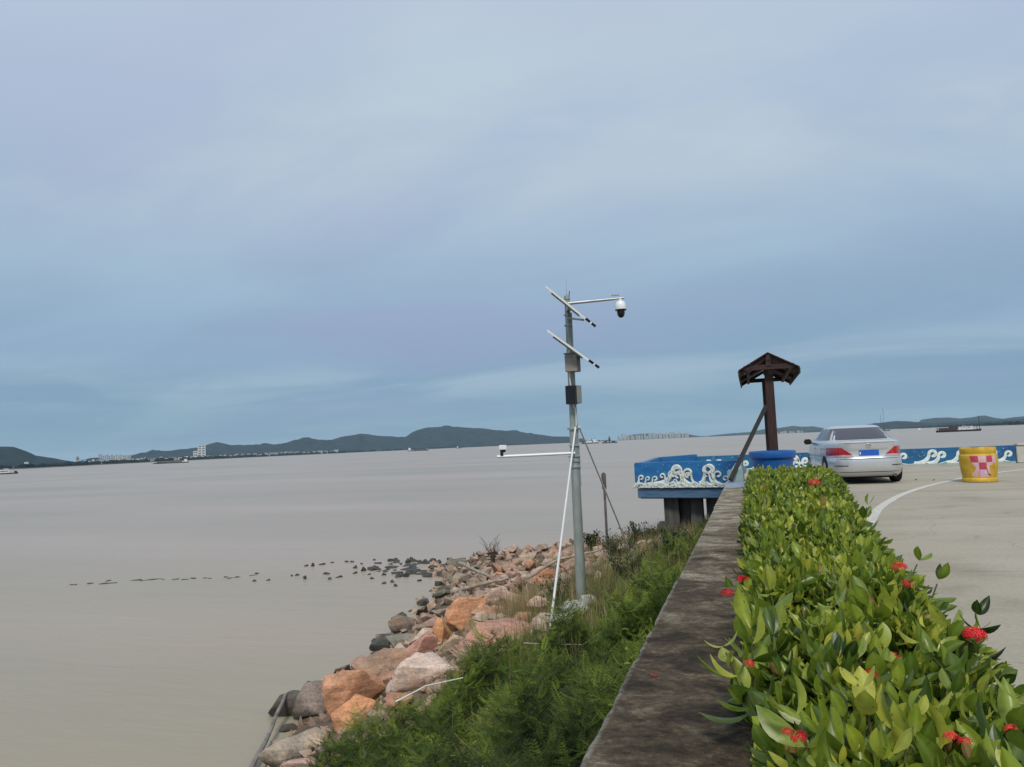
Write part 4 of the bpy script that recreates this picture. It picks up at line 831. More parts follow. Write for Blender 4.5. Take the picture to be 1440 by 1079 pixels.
t_, Ls = ship('barge', 'work_barge', 'long dark work barge with white deckhouses and a tall mast at far right', 'barge', 1.3, 7,
     [('deckhouse', (.04, 0, 1.0), (.05, .6, 2.0), W_), ('deckhouse', (.13, 0, 1.4), (.09, .6, 2.6), W_), ('deckhouse', (.235, 0, 1.2), (.09, .6, 2.2), W_), ('deckhouse', (.295, 0, 1.35), (.03, .5, 2.7), W_), ('window', (.13, -.302, 1.9), (.07, .02, .4), K_), ('window', (.235, -.302, 1.6), (.07, .02, .4), K_),
      ('cargo_heap', (-.22, 0, .8), (.42, .8, 1.8), m_hullr), ('cargo_heap', (-.10, 0, 1.7), (.2, .7, 1.4), m_hullr), ('mast', (.455, 0, 4.6), (.012, .05, 9.2), K_), ('mast', (.40, 0, 2.0), (.01, .05, 4.2), K_), ('bow_rail', (-.46, 0, .9), (.015, .5, 2.0), K_), ('awning', (.18, 0, 2.95), (.26, .7, .12), m_hullr)], flip=False)
mb = MB()
for k in range(9):
    x0 = (-.42+k*.055)*Ls; mb.beam((x0, 0, 1.3), (x0+.028*Ls, 0, 4.3), .12, .12); mb.beam((x0+.028*Ls, 0, 4.3), (x0+.055*Ls, 0, 1.3), .12, .12)
mb.beam((-.45*Ls, 0, 4.3), (.08*Ls, 0, 4.5), .15, .15); mb.build('conveyor_truss', K_, t_, world_co=False)
ship('ship_mid', 'cargo_ship', 'small ship with stepped white deckhouses just right of the camera pole on the horizon', 'ship', 2.0, 8,
     [('deckhouse', (-.18, 0, 2.0), (.22, .7, 4.0), W_), ('deckhouse', (.02, 0, 1.5), (.18, .7, 2.8), W_), ('deckhouse', (.26, 0, 2.8), (.14, .6, 6.0), W_), ('deckhouse', (.40, 0, 1.2), (.14, .6, 2.2), W_), ('window', (-.18, -.36, 3.0), (.18, .02, .7), K_), ('mast', (.26, 0, 7.0), (.02, .05, 4.0), K_), ('crane', (.10, 0, 4.0), (.03, .1, 6.5), K_), ('hold', (-.36, 0, 1.8), (.12, .7, 3.0), K_)])
ship('ship_dark', 'dredger', 'dark dredger with a central tower, right of the small white ship on the horizon', 'ship', 1.6, 7,
     [('tower', (.0, 0, 3.6), (.10, .5, 7.0), K_), ('tower_top', (.0, 0, 7.5), (.18, .6, .5), K_), ('tower_mast', (.0, 0, 9.3), (.03, .1, 3.4), K_), ('deckhouse', (-.25, 0, 1.4), (.2, .6, 2.6), m_hullr), ('deckhouse', (.25, 0, .9), (.25, .6, 1.8), K_)])
ship('boat_left', 'patrol_boat', 'dark-hulled boat with white cabin at the far left edge of the water', 'boat', .7, 3,
     [('cabin', (.0, 0, .9), (.34, .7, 1.7), W_), ('wheelhouse', (.06, 0, 2.0), (.16, .55, 1.0), W_), ('window', (.06, -.28, 2.15), (.14, .02, .35), K_), ('window', (.0, -.36, 1.0), (.28, .02, .4), K_), ('mast', (.03, 0, 3.0), (.01, .04, 1.4), K_), ('bow_fender', (.40, 0, .5), (.10, .5, .9), K_), ('stern_gear', (-.30, 0, .6), (.12, .6, 1.2), m_hullr)])
ship('barge_mid', 'cargo_barge', 'low dark loaded barge with small white stern house below the long hill', 'barge', 1.5, 7,
     [('cargo_heap', (.1, 0, .8), (.62, .7, 1.3), m_hullr), ('deckhouse', (-.40, 0, 2.6), (.10, .6, 5.0), W_), ('mast', (-.34, 0, 3.2), (.008, .04, 6.6), K_), ('bow_post', (.42, 0, 1.8), (.02, .1, 3.2), W_)])
ship('boat_small', 'small_boat', 'tiny dark boat with white house right of the loaded barge below the hill', 'boat', 1.5, 5,
     [('cabin', (-.2, 0, 2.2), (.22, .6, 4.0), W_), ('hold', (.15, 0, 1.0), (.4, .6, 1.6), K_)])
ship('masts', 'crane_boat', 'dark crane boat with two thin masts showing behind the silver car roof', 'boat', 1.6, 6,
     [('mast', (-.20, 0, 15), (.02, .07, 30), K_), ('mast', (.03, 0, 20), (.018, .06, 40), K_), ('deckhouse', (-.1, 0, 1.2), (.3, .6, 2.6), m_hullr)])
ship('white', 'small_boat', 'tiny white boat between the silver car and the work barge', 'boat', .8, 2, [('cabin', (0, 0, 1.1), (.6, .7, 2.0), W_)], hull=m_ship)
ship('long', 'cargo_barge', 'long low dark barge with white stern cabin in front of the far left town', 'barge', 1.0, 6,
     [('cabin', (.40, 0, 1.6), (.08, .6, 3.0), W_), ('hold', (-.05, 0, .5), (.7, .7, .9), m_hullr)])
# ------------------------------------------------------------------ ROCKS
def rock_mesh(seed, cuts=2, rough=.05, npts=16, flat=.7):
    r_ = random.Random(seed); bm = bmesh.new()
    for i in range(npts):
        v = Vector((r_.gauss(0, 1), r_.gauss(0, 1), r_.gauss(0, 1))).normalized(); k = r_.uniform(.82, 1.08)
        bm.verts.new((v.x*k, v.y*k*.85, v.z*k*flat))
    res = bmesh.ops.convex_hull(bm, input=bm.verts); 
    bmesh.ops.delete(bm, geom=[e for e in bm.verts if not e.link_faces], context='VERTS')
    bmesh.ops.dissolve_limit(bm, angle_limit=rad(14), verts=bm.verts[:], edges=bm.edges[:])
    bmesh.ops.bevel(bm, geom=bm.edges[:], offset=.03, segments=1, affect='EDGES', clamp_overlap=True)
    bmesh.ops.triangulate(bm, faces=bm.faces[:])
    for _ in range(cuts): bmesh.ops.subdivide_edges(bm, edges=[e for e in bm.edges if e.calc_length() > .28/(_+1)], cuts=1, use_grid_fill=True)
    off = Vector((seed*3.7, seed*1.3, 0))
    for v in bm.verts:
        p = v.co.copy(); d = p.normalized()
        h = noise.fractal(p*1.6+off, .8, 2.2, 5)*rough + abs(noise.noise(p*3.1+off*2))*rough*.5
        h -= max(0, .12-abs(noise.noise(p*1.1+off*3)))*rough*2.2
        v.co = p+d*h
    me = bpy.data.meshes.new('rock'); bm.to_mesh(me); bm.free()
    me.polygons.foreach_set('use_smooth', [True]*len(me.polygons)); me.set_sharp_from_angle(angle=rad(24)); return me
m_rock = bpy.data.materials.new('riprap_stone'); m_rock.use_nodes = True
t = m_rock.node_tree; b = t.nodes['Principled BSDF']; l = t.links
oi = nn(t, 'ShaderNodeObjectInfo'); g = nn(t, 'ShaderNodeNewGeometry'); tcx = nn(t, 'ShaderNodeTexCoord')
a1 = nn(t, 'ShaderNodeTexNoise', Scale=2.6, Detail=8.0, Roughness=.7); l.new(g.outputs['Position'], a1.inputs['Vector'])
a2 = nn(t, 'ShaderNodeTexNoise', Scale=22.0, Detail=8.0, Roughness=.75); l.new(g.outputs['Position'], a2.inputs['Vector'])
mpk = nn(t, 'ShaderNodeMapping'); l.new(g.outputs['Position'], mpk.inputs[0]); mpk.inputs['Scale'].default_value = (.6, .6, 3.5); mpk.inputs['Rotation'].default_value = (.5, .4, 0)
a3 = nn(t, 'ShaderNodeTexNoise', Scale=3.0, Detail=6.0, Roughness=.65); l.new(mpk.outputs[0], a3.inputs['Vector'])
r1 = ramp(t, [(.3, (.62, .66, .70, 1)), (.5, (1, 1, 1, 1)), (.7, (1.22, 1.12, 1.02, 1))]); l.new(a1.outputs[0], r1.inputs[0])
r2 = ramp(t, [(.3, (.62, .60, .58, 1)), (.55, (1.06, 1.06, 1.06, 1)), (.75, (1.35, 1.34, 1.3, 1))]); l.new(a2.outputs[0], r2.inputs[0])
r3 = ramp(t, [(.35, (.72, .68, .66, 1)), (.6, (1.15, 1.12, 1.1, 1))]); l.new(a3.outputs[0], r3.inputs[0])
def mul(a, b_):
    q = nn(t, 'ShaderNodeMixRGB', blend_type='MULTIPLY'); q.inputs[0].default_value = 1; l.new(a, q.inputs[1]); l.new(b_, q.inputs[2]); return q.outputs[0]
col = mul(mul(mul(oi.outputs['Color'], r1.outputs[0]), r2.outputs[0]), r3.outputs[0])
s_ = nn(t, 'ShaderNodeSeparateXYZ'); l.new(g.outputs['Position'], s_.inputs[0])
ad = nn(t, 'ShaderNodeMath', operation='ADD'); l.new(s_.outputs[2], ad.inputs[0]); mz = nn(t, 'ShaderNodeMath', operation='MULTIPLY'); l.new(a1.outputs[0], mz.inputs[0]); mz.inputs[1].default_value = .5; l.new(mz.outputs[0], ad.inputs[1])
wet = nn(t, 'ShaderNodeMapRange'); l.new(ad.outputs[0], wet.inputs[0]); wet.inputs[1].default_value = -2.62; wet.inputs[2].default_value = -2.48; wet.inputs[3].default_value = 1; wet.inputs[4].default_value = 0
mxw = nn(t, 'ShaderNodeMixRGB'); l.new(wet.outputs[0], mxw.inputs[0]); l.new(col, mxw.inputs[1])
wc = mul(col, col); dk = nn(t, 'ShaderNodeMixRGB'); dk.inputs[0].default_value = .75; l.new(wc, dk.inputs[1]); dk.inputs[2].default_value = (.062, .060, .048, 1); l.new(dk.outputs[0], mxw.inputs[2])
l.new(mxw.outputs[0], b.inputs['Base Color'])
rg = nn(t, 'ShaderNodeMapRange'); l.new(wet.outputs[0], rg.inputs[0]); rg.inputs[3].default_value = .88; rg.inputs[4].default_value = .45; l.new(rg.outputs[0], b.inputs['Roughness'])
b.inputs['Specular IOR Level'].default_value = .3
bp = nn(t, 'ShaderNodeBump', Strength=.9, Distance=.015); l.new(a2.outputs[0], bp.inputs['Height'])
bp2 = nn(t, 'ShaderNodeBump', Strength=.6, Distance=.04); l.new(a3.outputs[0], bp2.inputs['Height']); l.new(bp.outputs[0], bp2.inputs['Normal']); l.new(bp2.outputs[0], b.inputs['Normal'])

placed = []
def put_rock(me, name, p, s, rot, col, label, cat='rock', group=None):
    o = bpy.data.objects.new(name, me); C.objects.link(o); o.location = p; o.scale = s; o.rotation_euler = rot; o.color = (*col, 1)
    tag(o, label, cat, group); placed.append((p[0], p[1], max(s))); return o
ORG, WHT, RBR, PNK = (.56, .31, .19), (.64, .52, .45), (.46, .27, .21), (.54, .31, .23)
TAN, GRY, BRN, GRN, DRK = (.46, .37, .28), (.22, .19, .17), (.34, .22, .15), (.15, .16, .13), (.075, .08, .078)
named = [  # seed, x, y, z, (sx, sy, sz), yaw, colour, label
 (101, -6.10, 10.75, -2.55, (.42, .36, .55), .4, ORG, 'bright orange rounded boulder at the water side, left of the big white one', .14),
 (102, -5.72, 10.20, -2.62, (.30, .30, .42), 1.1, (.60, .30, .16), 'orange-tan boulder tucked under the bright orange one, half in weeds', .08),
 (103, -5.02, 11.25, -2.38, (.58, .46, .58), .15, WHT, 'large white and pink boulder with black cracks in the middle of the bank', .10),
 (104, -4.22, 12.25, -2.10, (.66, .50, .60), .2, RBR, 'largest reddish-brown speckled boulder, right of the white one', .07),
 (105, -6.55, 13.0, -2.72, (.50, .40, .42), .9, (.36, .25, .18), 'brown sloping boulder at the waterline behind the bright orange boulder', .06),
 (106, -6.05, 13.40, -2.45, (.32, .30, .34), .5, (.50, .28, .22), 'square-cut pink boulder with a dark undercut, left of the reddish-brown one', .03),
 (107, -5.85, 15.35, -2.30, (.52, .42, .46), .3, (.60, .32, .19), 'upper bright orange boulder against the dry grass', .10),
 (108, -5.92, 14.45, -2.42, (.34, .34, .42), 1.4, (.62, .31, .15), 'orange block standing below the upper orange boulder', .05),
 (109, -5.30, 14.95, -2.15, (.30, .28, .26), .7, (.60, .34, .24), 'salmon boulder wedged right of the upper orange boulder', .05),
 (110, -7.12, 11.55, -2.95, (.42, .36, .42), .6, (.27, .22, .19), 'grey-brown boulder at the water edge left of the bright orange one', .06),
 (111, -6.35, 9.78, -2.98, (.46, .34, .30), .5, (.44, .38, .31), 'flat tan boulder with a dark hollow at the lower left corner of the bank', .06),
 (112, -3.55, 11.15, -2.05, (.42, .34, .36), .1, (.42, .30, .22), 'brown boulder below the largest reddish-brown one, edged by weeds', .06),
 (113, -6.15, 12.05, -2.72, (.26, .24, .26), .9, (.36, .22, .16), 'small red-brown stone between the orange and white boulders', .05),
 (114, -7.85, 15.25, -3.0, (.24, .2, .24), .2, DRK, 'dark wet stone at the waterline below the grey slabs', .05),
 (115, -7.40, 15.45, -2.88, (.34, .3, .28), .2, (.25, .24, .20), 'greenish grey slab at the waterline left of the pink block', .05),
 (116, -7.05, 16.2, -2.75, (.46, .3, .28), .3, (.30, .22, .18), 'low grey-brown slab behind the pink block', .05),
 (117, -7.6, 17.9, -2.95, (.40, .32, .30), .6, (.13, .13, .11), 'dark green-grey wet boulder at the water left of the upper orange boulder', .05),
 (118, -5.32, 13.05, -2.35, (.22, .20, .26), .2, (.46, .36, .25), 'small tan stone standing between the pink block and the reddish-brown boulder', .05),
 (119, -4.62, 11.75, -2.30, (.22, .20, .24), .8, (.44, .34, .27), 'small cracked stone between the white and the reddish-brown boulders', .05),
 (120, -7.65, 11.6, -3.05, (.40, .3, .30), .2, (.12, .11, .10), 'dark wet boulder leftmost on the lower water edge', .05),
 (121, -5.95, 9.15, -2.85, (.20, .2, .18), .2, (.52, .36, .30), 'small pinkish stone beneath the flat tan boulder', .05),
 (122, -5.18, 19.1, -2.12, (.32, .30, .44), .2, (.56, .27, .16), 'upright rust-orange boulder beside the white strut on the upper bank', .08),
 (123, -5.85, 19.2, -2.28, (.42, .30, .26), .1, (.42, .28, .22), 'flat-topped brown boulder left of the upright rust-orange one', .03),
 (124, -8.62, 17.7, -3.0, (.17, .13, .26), .2, (.09, .09, .085), 'dark triangular stone alone in the shallows', .04),
]
for sd_, x, y, z, s, yaw, col_, lab, rg_ in named:
    s = tuple(q*1.36 for q in s); z += .13
    put_rock(rock_mesh(sd_, 3 if max(s) > .35 else 2, rg_*.8, 12), 'boulder', (x, y, z), s, (0, 0, yaw+YAW), col_, lab, 'boulder')
protos = [rock_mesh(k+1, 1, .04, 9+(k % 5)) for k in range(14)]
dg_lab = 'small dark wet rock breaking the surface of the shallow water'
far_lab = 'dark wet rock among the scatter reaching out into the muddy water'
for i, (x, y, wpx, hpx) in enumerate(sorted(DATA['wrocks'], key=lambda q: math.atan2(q[0], q[1]))):
    d = -x*math.sin(YAW)+y*math.cos(YAW); w = wpx*d/1080/2; h = hpx*d/1080
    put_rock(protos[i % 14], 'rock', (x, y, WZ+h*.12), (max(w, .10), max(w*.8, .10), max(h*.85, .07)/.75), (rb.uniform(-.2, .2), rb.uniform(-.2, .2), rb.uniform(0, 6)), (.10, .105, .10), ordinal(i+1)+' from the left among the dark wet rocks scattered in the shallows', 'rock', 'dark rocks scattered in the shallows')
rw = random.Random(22)
for i in range(20):
    f = (i+rw.uniform(0, .8))/20; x, y = -24.0+6.5*f, 22.3+1.9*f+rw.uniform(-.35, .35); s = rw.uniform(.08, .18)
    put_rock(protos[i % 14], 'rock', (x, y, WZ-.01), (s*1.6, s, .07), (0, 0, rw.uniform(0, 6)), (.13, .12, .10), ordinal(i+1)+' low dark stone from the left in the line barely breaking the water', 'rock', 'dark rocks scattered in the shallows')
def cl_lab(x, y, s):
    k = 'large' if s > .27 else ('small' if s < .2 else 'mid-sized')
    return f"{k} dark wet rock in the {'near' if y < 26 else 'far'} {'left' if x < -12.2 else 'right'} part of the cluster off the spit"

for i in range(44):
    q = rw.random()**.7; x = -9.8-3.6*q+rw.gauss(0, .4); y = 24.5+3.2*q*rw.uniform(.3, 1.2)+rw.gauss(0, .5); s = rw.uniform(.14, .34)
    put_rock(protos[i % 14], 'rock', (x, y, WZ-.02), (s*1.3, s, s*rw.uniform(.5, .95)), (0, 0, rw.uniform(0, 6)), (.11, .12, .10), cl_lab(x, y, s), 'rock', 'dark rocks clustered off the spit')
rk = random.Random(11); tries = 0; cnt = 0
LAND = [(-5.96, 10.6, 'the bright orange boulder'), (-5.0, 11.2, 'the big white boulder'), (-4.2, 12.2, 'the largest red-brown boulder'), (-6.05, 13.4, 'the square pink boulder'), (-5.8, 15.3, 'the upper orange boulder'), (-7.1, 11.5, 'the grey-brown water-edge boulder'), (-6.35, 9.8, 'the flat tan boulder'), (-7.6, 17.9, 'the dark wet boulder at the water'), (-8.6, 17.7, 'the lone triangular stone'), (-7.3, 19.8, 'the grey driftwood log'), (-7.9, 21.4, 'the mottled slanting branch'), (-8.25, 23.9, 'the bare twiggy shrub'), (-5.2, 19.1, 'the upright rust-orange boulder'), (-5.85, 19.2, 'the flat-topped brown boulder'), (-4.85, 23.3, 'the small dark green bush'), (-10.5, 26, 'the tip of the rocky spit'), (-9.4, 22.5, 'the spit shallows'), (-6.5, 24.8, 'the crest of the rocky bank'), (-6.5, 17.3, 'the tan dry grass tufts'), (-4.1, 21.9, 'the thin marker post'), (-3.2, 18.6, 'the olive weed clump')]
def t_of(x, y): return (-x-.5)/(xsf(y)-.5)
def veg_edge(y): return float(np.interp(y, [8, 10.3, 11.7, 14, 16, 18, 20, 24], [.86, .60, .40, .34, .36, .34, .26, .20]))
while cnt < 196 and tries < 9000:
    tries += 1
    y = rk.uniform(8.3, 19) if rk.random() < .42 else rk.uniform(19, 27.0); tt_ = rk.uniform(veg_edge(y)-.02, 1.10 if y > 19 else 1.04)
    x = -.5-tt_*(xsf(y)-.5)
    if y > 18 and rk.random() < .0: continue
    s = rk.uniform(.15, .40)*(1.0 if y > 17 else 1.0)
    if any((x-a)**2+(y-b_)**2 < ((s+c)*.62)**2 for a, b_, c in placed): continue
    spit = sm(.72, .95, tt_)*sm(16, 21, y)
    base_ = rk.choice([(.50, .34, .27), (.46, .30, .23), (.47, .38, .30), (.42, .31, .25), (.54, .42, .35), (.36, .26, .2), (.55, .30, .2)])
    gg = rk.choice([(.19, .18, .14), (.15, .15, .12), (.26, .23, .18), (.18, .19, .13)])
    if y < 17 and tt_ > .95: spit = .5
    c_ = tuple(base_[k]*(1-spit)+gg[k]*spit for k in range(3)); f_ = rk.uniform(.8, 1.15); c_ = tuple(k*f_ for k in c_)
    z = terr(x, y)+s*rk.uniform(.15, .4)
    cn = 'grey-green' if spit > .5 else ('pinkish' if base_[0] in (.50, .46, .42) else ('orange-tan' if base_[0] == .55 else ('pale' if base_[0] == .54 else 'brownish')))
    sz = 'small' if s < .22 else ('mid-sized' if s < .32 else 'large')
    best = min(LAND, key=lambda q: (q[0]-x)**2+(q[1]-y)**2); ddx = (x-best[0])*r0.x+(y-best[1])*r0.y; ddy = -(x-best[0])*r0.y+(y-best[1])*r0.x
    rel = ('right of' if ddx > 0 else 'left of') if abs(ddx) > abs(ddy) else ('just behind' if ddy > 0 else 'just in front of')
    lb_ = f"{sz} {cn} stone {rel} {best[2]}"
    if y < 17: lb, gp = 'small stone filling the gaps between the large boulders near the water', 'small stones between the boulders'
    elif spit > .5: lb, gp = 'grey-green rubble stone on the low rocky spit at the water', 'grey-green stones of the spit'
    else: lb, gp = 'pinkish tan rubble stone on the rocky bank left of the camera pole', 'pinkish stones on the upper bank'
    put_rock(protos[rk.randrange(14)], 'rock', (x, y, z), (s*rk.uniform(.9, 1.35), s*rk.uniform(.8, 1.1), s*rk.uniform(.65, 1.0)), (rk.uniform(-.35, .35), rk.uniform(-.35, .35), rk.uniform(0, 6.28)), c_, lb_, 'rock', 'stones of the rocky bank'); cnt += 1
# small rubble between them: uncountable
pm = rock_mesh(77, 0, .05, 10); bm = bmesh.new(); bm.from_mesh(pm); pv = [v.co.copy() for v in bm.verts]; pf = [tuple(v.index for v in f.verts) for f in bm.faces]; bm.free()
mb = MB()
for i in range(1700):
    y = rk.uniform(8, 27.6); tt_ = rk.uniform(veg_edge(y)-.10, 1.06); x = -.5-tt_*(xsf(y)-.5); s = rk.uniform(.03, .12)*(1 if y < 19 else 1.6)
    M_ = Matrix.Translation((x, y, terr(x, y)+s*.3)) @ Euler((rk.uniform(0, 6), rk.uniform(0, 6), rk.uniform(0, 6))).to_matrix().to_4x4() @ Matrix.Diagonal((s*1.2, s, s*.8, 1))
    mb.add([M_ @ v for v in pv], pf)
m_rub = mat('rubble_stone', (.22, .16, .125), .9, scale=3.2, col2=(.52, .36, .27), bump=.5, bscale=30)
tag(mb.build('rubble', m_rub), 'small pinkish rubble filling the gaps of the stone bank', 'rubble', kind='stuff')
# pale lumps at the pole foot
pl = empty('concrete_footing', (-2.85, 12.45, terr(-2.85, 12.45)), 'pale broken concrete footing half covered by weeds at the foot of the camera pole', 'footing')
for i in range(24):
    a = rk.uniform(0, 6.28); q = rk.uniform(.05, .50); s = rk.uniform(.09, .20); x, y = -2.85+q*math.cos(a), 12.10+q*math.sin(a)*.9
    o = bpy.data.objects.new('concrete_lump', bpy.data.meshes['rock'].copy() if False else protos[i % 14].copy()); o.data.materials.append(m_pale); C.objects.link(o); o.parent = pl
    o.location = Vector((x, y, terr(x, y)+.10+rk.uniform(0, .12)))-pl.location; o.scale = (s*1.2, s, s*.8); o.rotation_euler = (rk.uniform(-.4, .4), rk.uniform(-.4, .4), rk.uniform(0, 6))
for o in bpy.data.meshes:
    if o.name.startswith('rock') and not o.materials: o.materials.append(m_rock)

# ------------------------------------------------------------------ DRIFTWOOD
m_drift = mat('bleached_driftwood', (.22, .18, .14), .85, scale=6, col2=(.42, .36, .29))
m_drift2 = mat('grey_driftwood', (.12, .11, .10), .85, scale=6, col2=(.26, .24, .21))
def stick(name, pts, r_, material, label, cat='driftwood'):
    P = [Vector(p) for p in pts]; Q_ = []
    for a, c in zip(P, P[1:]):
        for k in range(4): Q_.append(a.lerp(c, k/4)+Vector((rk.uniform(-1, 1), rk.uniform(-1, 1), rk.uniform(-1, 1)))*r_*.35*(k > 0))
    Q_.append(P[-1]); rs_ = [r_*(1-.4*i/(len(Q_)-1)) for i in range(len(Q_))]
    return tag(MB().tube(Q_, rs_, 8).build(name, material, smooth=True), label, cat)
zt = lambda x, y, h=.1: (x, y, terr(x, y)+h)
stick('driftwood_log', [(-8.15, 20.0, -2.62), (-7.3, 19.8, -2.38), (-6.35, 19.6, -2.15)], .06, m_drift, 'grey squared driftwood log lying over the stones near the water edge', 'log')
stick('driftwood_branch', [(-8.9, 22.6, -2.25), (-7.9, 21.3, -2.25), (-7.0, 20.0, -2.2)], .06, m_drift, 'pale mottled branch slanting across the spit above the driftwood log', 'branch')
stick('driftwood_branch', [(-6.75, 9.1, -2.92), (-7.15, 10.1, -2.85), (-7.75, 11.5, -2.66)], .045, m_drift2, 'crooked grey driftwood branch standing along the lower left water edge', 'branch')
stick('driftwood_branch', [(-5.2, 17.3, -1.75), (-4.7, 18.6, -1.5), (-3.75, 19.2, -1.35)], .04, m_drift, 'thin pale branch lying on the stones just left of the camera pole', 'branch')
stick('bamboo_pole', [(-2.3, 16.4, -1.12), (-1.75, 16.8, -.98), (-1.15, 17.1, -.86)], .022, mat('dry_bamboo', (.34, .27, .17), .6, scale=5), 'pale dry bamboo stick lying on the brown bank beside the wall', 'stick')
stick('dry_twig', [(-3.98, 8.0, -1.45), (-3.72, 8.25, -1.34), (-3.4, 8.6, -1.34)], .010, mat('white_twig', (.62, .62, .52), .7), 'thin whitish dead twig lying over the green weeds at the bottom', 'twig')
stick('dry_twig', [(-2.95, 9.6, -1.18), (-2.6, 9.75, -1.22), (-2.2, 9.7, -1.2), (-1.85, 10.1, -1.0)], .008, m_drift, 'long thin tan stalk arching over the weeds left of the wall', 'twig')
stick('dry_twig', [(-2.2, 11.2, -1.35), (-2.1, 11.35, -1.05), (-1.85, 11.5, -.8)], .009, mat('dark_twig', (.04, .03, .02), .8), 'dark bent stalk rising in front of the pale footing', 'twig')

# ------------------------------------------------------------------ BANK VEGETATION
def leaf_material(name, stops, transl=.3, rough=.5, spec=.35, noise_s=0):
    m = bpy.data.materials.new(name); m.use_nodes = True; t = m.node_tree; b = t.nodes['Principled BSDF']; l = t.links
    at = nn(t, 'ShaderNodeAttribute', attribute_name='tint'); r = ramp(t, stops); l.new(at.outputs['Fac'], r.inputs[0])
    col = r.outputs[0]
    g = nn(t, 'ShaderNodeNewGeometry'); no = nn(t, 'ShaderNodeTexNoise', Scale=noise_s or 1.2, Detail=4.0); l.new(g.outputs['Position'], no.inputs['Vector'])
    r2 = ramp(t, [(.3, (.62, .66, .6, 1)), (.7, (1.3, 1.26, 1.2, 1))]); l.new(no.outputs[0], r2.inputs[0])
    q = nn(t, 'ShaderNodeMixRGB', blend_type='MULTIPLY'); q.inputs[0].default_value = 1; l.new(col, q.inputs[1]); l.new(r2.outputs[0], q.inputs[2])
    l.new(q.outputs[0], b.inputs['Base Color']); b.inputs['Roughness'].default_value = rough; b.inputs['Specular IOR Level'].default_value = spec
    tr = nn(t, 'ShaderNodeBsdfTranslucent'); l.new(q.outputs[0], tr.inputs[0]); mx = nn(t, 'ShaderNodeMixShader'); mx.inputs[0].default_value = transl
    l.new(b.outputs[0], mx.inputs[1]); l.new(tr.outputs[0], mx.inputs[2]); l.new(mx.outputs[0], t.nodes['Material Output'].inputs[0]); return m
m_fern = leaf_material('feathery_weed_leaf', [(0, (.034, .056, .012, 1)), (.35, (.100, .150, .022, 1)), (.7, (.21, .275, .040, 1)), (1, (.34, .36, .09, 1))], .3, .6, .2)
def frond():
    V = []; Q = []; n = 10
    for i in range(n):
        f = (i+.5)/n; y = f; z = -.38*f*f; ln = .26*math.sin(PI*min(1, f*.85+.12))**.7
        for s in (-1, 1):
            k = len(V); w = .042
            V += [(0, y-w*.3, z), (s*ln*.5, y+.03-w, z+.012), (s*ln, y+.08, z-.03), (s*ln*.5, y+.03+w, z+.012)]
            Q.append((k, k+1, k+2, k+3) if s > 0 else (k+3, k+2, k+1, k))
    k = len(V); V += [(-.006, 0, 0), (.006, 0, 0), (.004, 1, -.38), (-.004, 1, -.38)]; Q.append((k, k+1, k+2, k+3))
    return np.array(V), np.array(Q)
FV, FQ = frond()
def lush(x, y):
    tt_ = t_of(x, y); e = veg_edge(y)+.06*noise.noise(Vector((x*1.1, y*1.1, 0)))*2
    d = 1-sm(e-.16, e+.02, tt_)
    d *= float(np.interp(y, [15, 18, 21, 24], [1, .55, .22, .12]))
    if 14 < y and tt_ > .22: d *= .25
    if ((x+2.85)/.62)**2+((y-11.55)/1.05)**2 < 1: d *= .06
    return d
mats, tints = [], []
for i in range(64000):
    y = 3.0+(23.5-3.0)*RNG.random()**1.35; x = -.5-RNG.random()*(xsf(y)-.5)*.85
    if RNG.random() > lush(x, y): continue
    edge_ = 1-.72*sm(veg_edge(y)-.22, veg_edge(y), t_of(x, y))
    mn = noise.noise(Vector((x*1.25, y*1.25, 4)))+.5*noise.noise(Vector((x*3, y*3, 8))); mound = (.03+.62*max(0, .30+mn*1.3))*edge_
    if mn < -.16 and RNG.random() < .8: continue
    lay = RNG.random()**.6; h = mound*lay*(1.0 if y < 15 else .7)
    a = RNG.random()*2*PI; tl = .9+RNG.random()*.9
    d = np.array([math.cos(a)*math.sin(tl), math.sin(a)*math.sin(tl), math.cos(tl)])
    s = (.11+.14*RNG.random())*(.6+.4*edge_)*(.75 if y < 9 else 1)*(1 if y < 15 else .8)
    p = np.array([x, y, terr(x, y)+h-.02]); mats.append(frame(p, d, np.array([-math.sin(a), math.cos(a), .01]), s))
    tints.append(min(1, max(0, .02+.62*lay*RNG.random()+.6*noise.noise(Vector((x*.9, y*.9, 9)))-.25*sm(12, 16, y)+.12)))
o = scatter(FV, FQ, mats, tints, 'undergrowth', m_fern); tag(o, 'feathery green weeds covering the slope below the wall', 'weeds', kind='stuff'); print('fronds', len(mats))
# small broad leaves mixed in
LV_ = np.array([(0, 0, 0), (.28, .35, .05), (.18, .8, .0), (0, 1, -.05), (-.18, .8, .0), (-.28, .35, .05)]); LQ_ = np.array([(0, 1, 2, 3), (0, 3, 4, 5)])
mats, tints = [], []
for i in range(26000):
    y = 4.0+(23-4)*RNG.random()**1.4; x = -.5-RNG.random()*(xsf(y)-.5)*.9
    e = veg_edge(y); tt_ = t_of(x, y)
    w = max(0, 1-abs(tt_-e+.08)/.12)*.9+.12*lush(x, y)
    if noise.noise(Vector((x*1.7, y*1.7, 2))) < -.05: w *= .2
    if RNG.random() > w: continue
    a = RNG.random()*2*PI; tl = .5+RNG.random()*.9; d = np.array([math.cos(a)*math.sin(tl), math.sin(a)*math.sin(tl), math.cos(tl)])
    p = np.array([x, y, terr(x, y)+.02+RNG.random()*.24]); mats.append(frame(p, d, np.array([-math.sin(a), math.cos(a), .2]), .035+.04*RNG.random())); tints.append(RNG.random()*.9+.1*RNG.random())
o = scatter(LV_, LQ_, mats, tints, 'leafy_weeds', m_fern); tag(o, 'small leafy weeds along the upper edge of the boulders', 'weeds', kind='stuff')
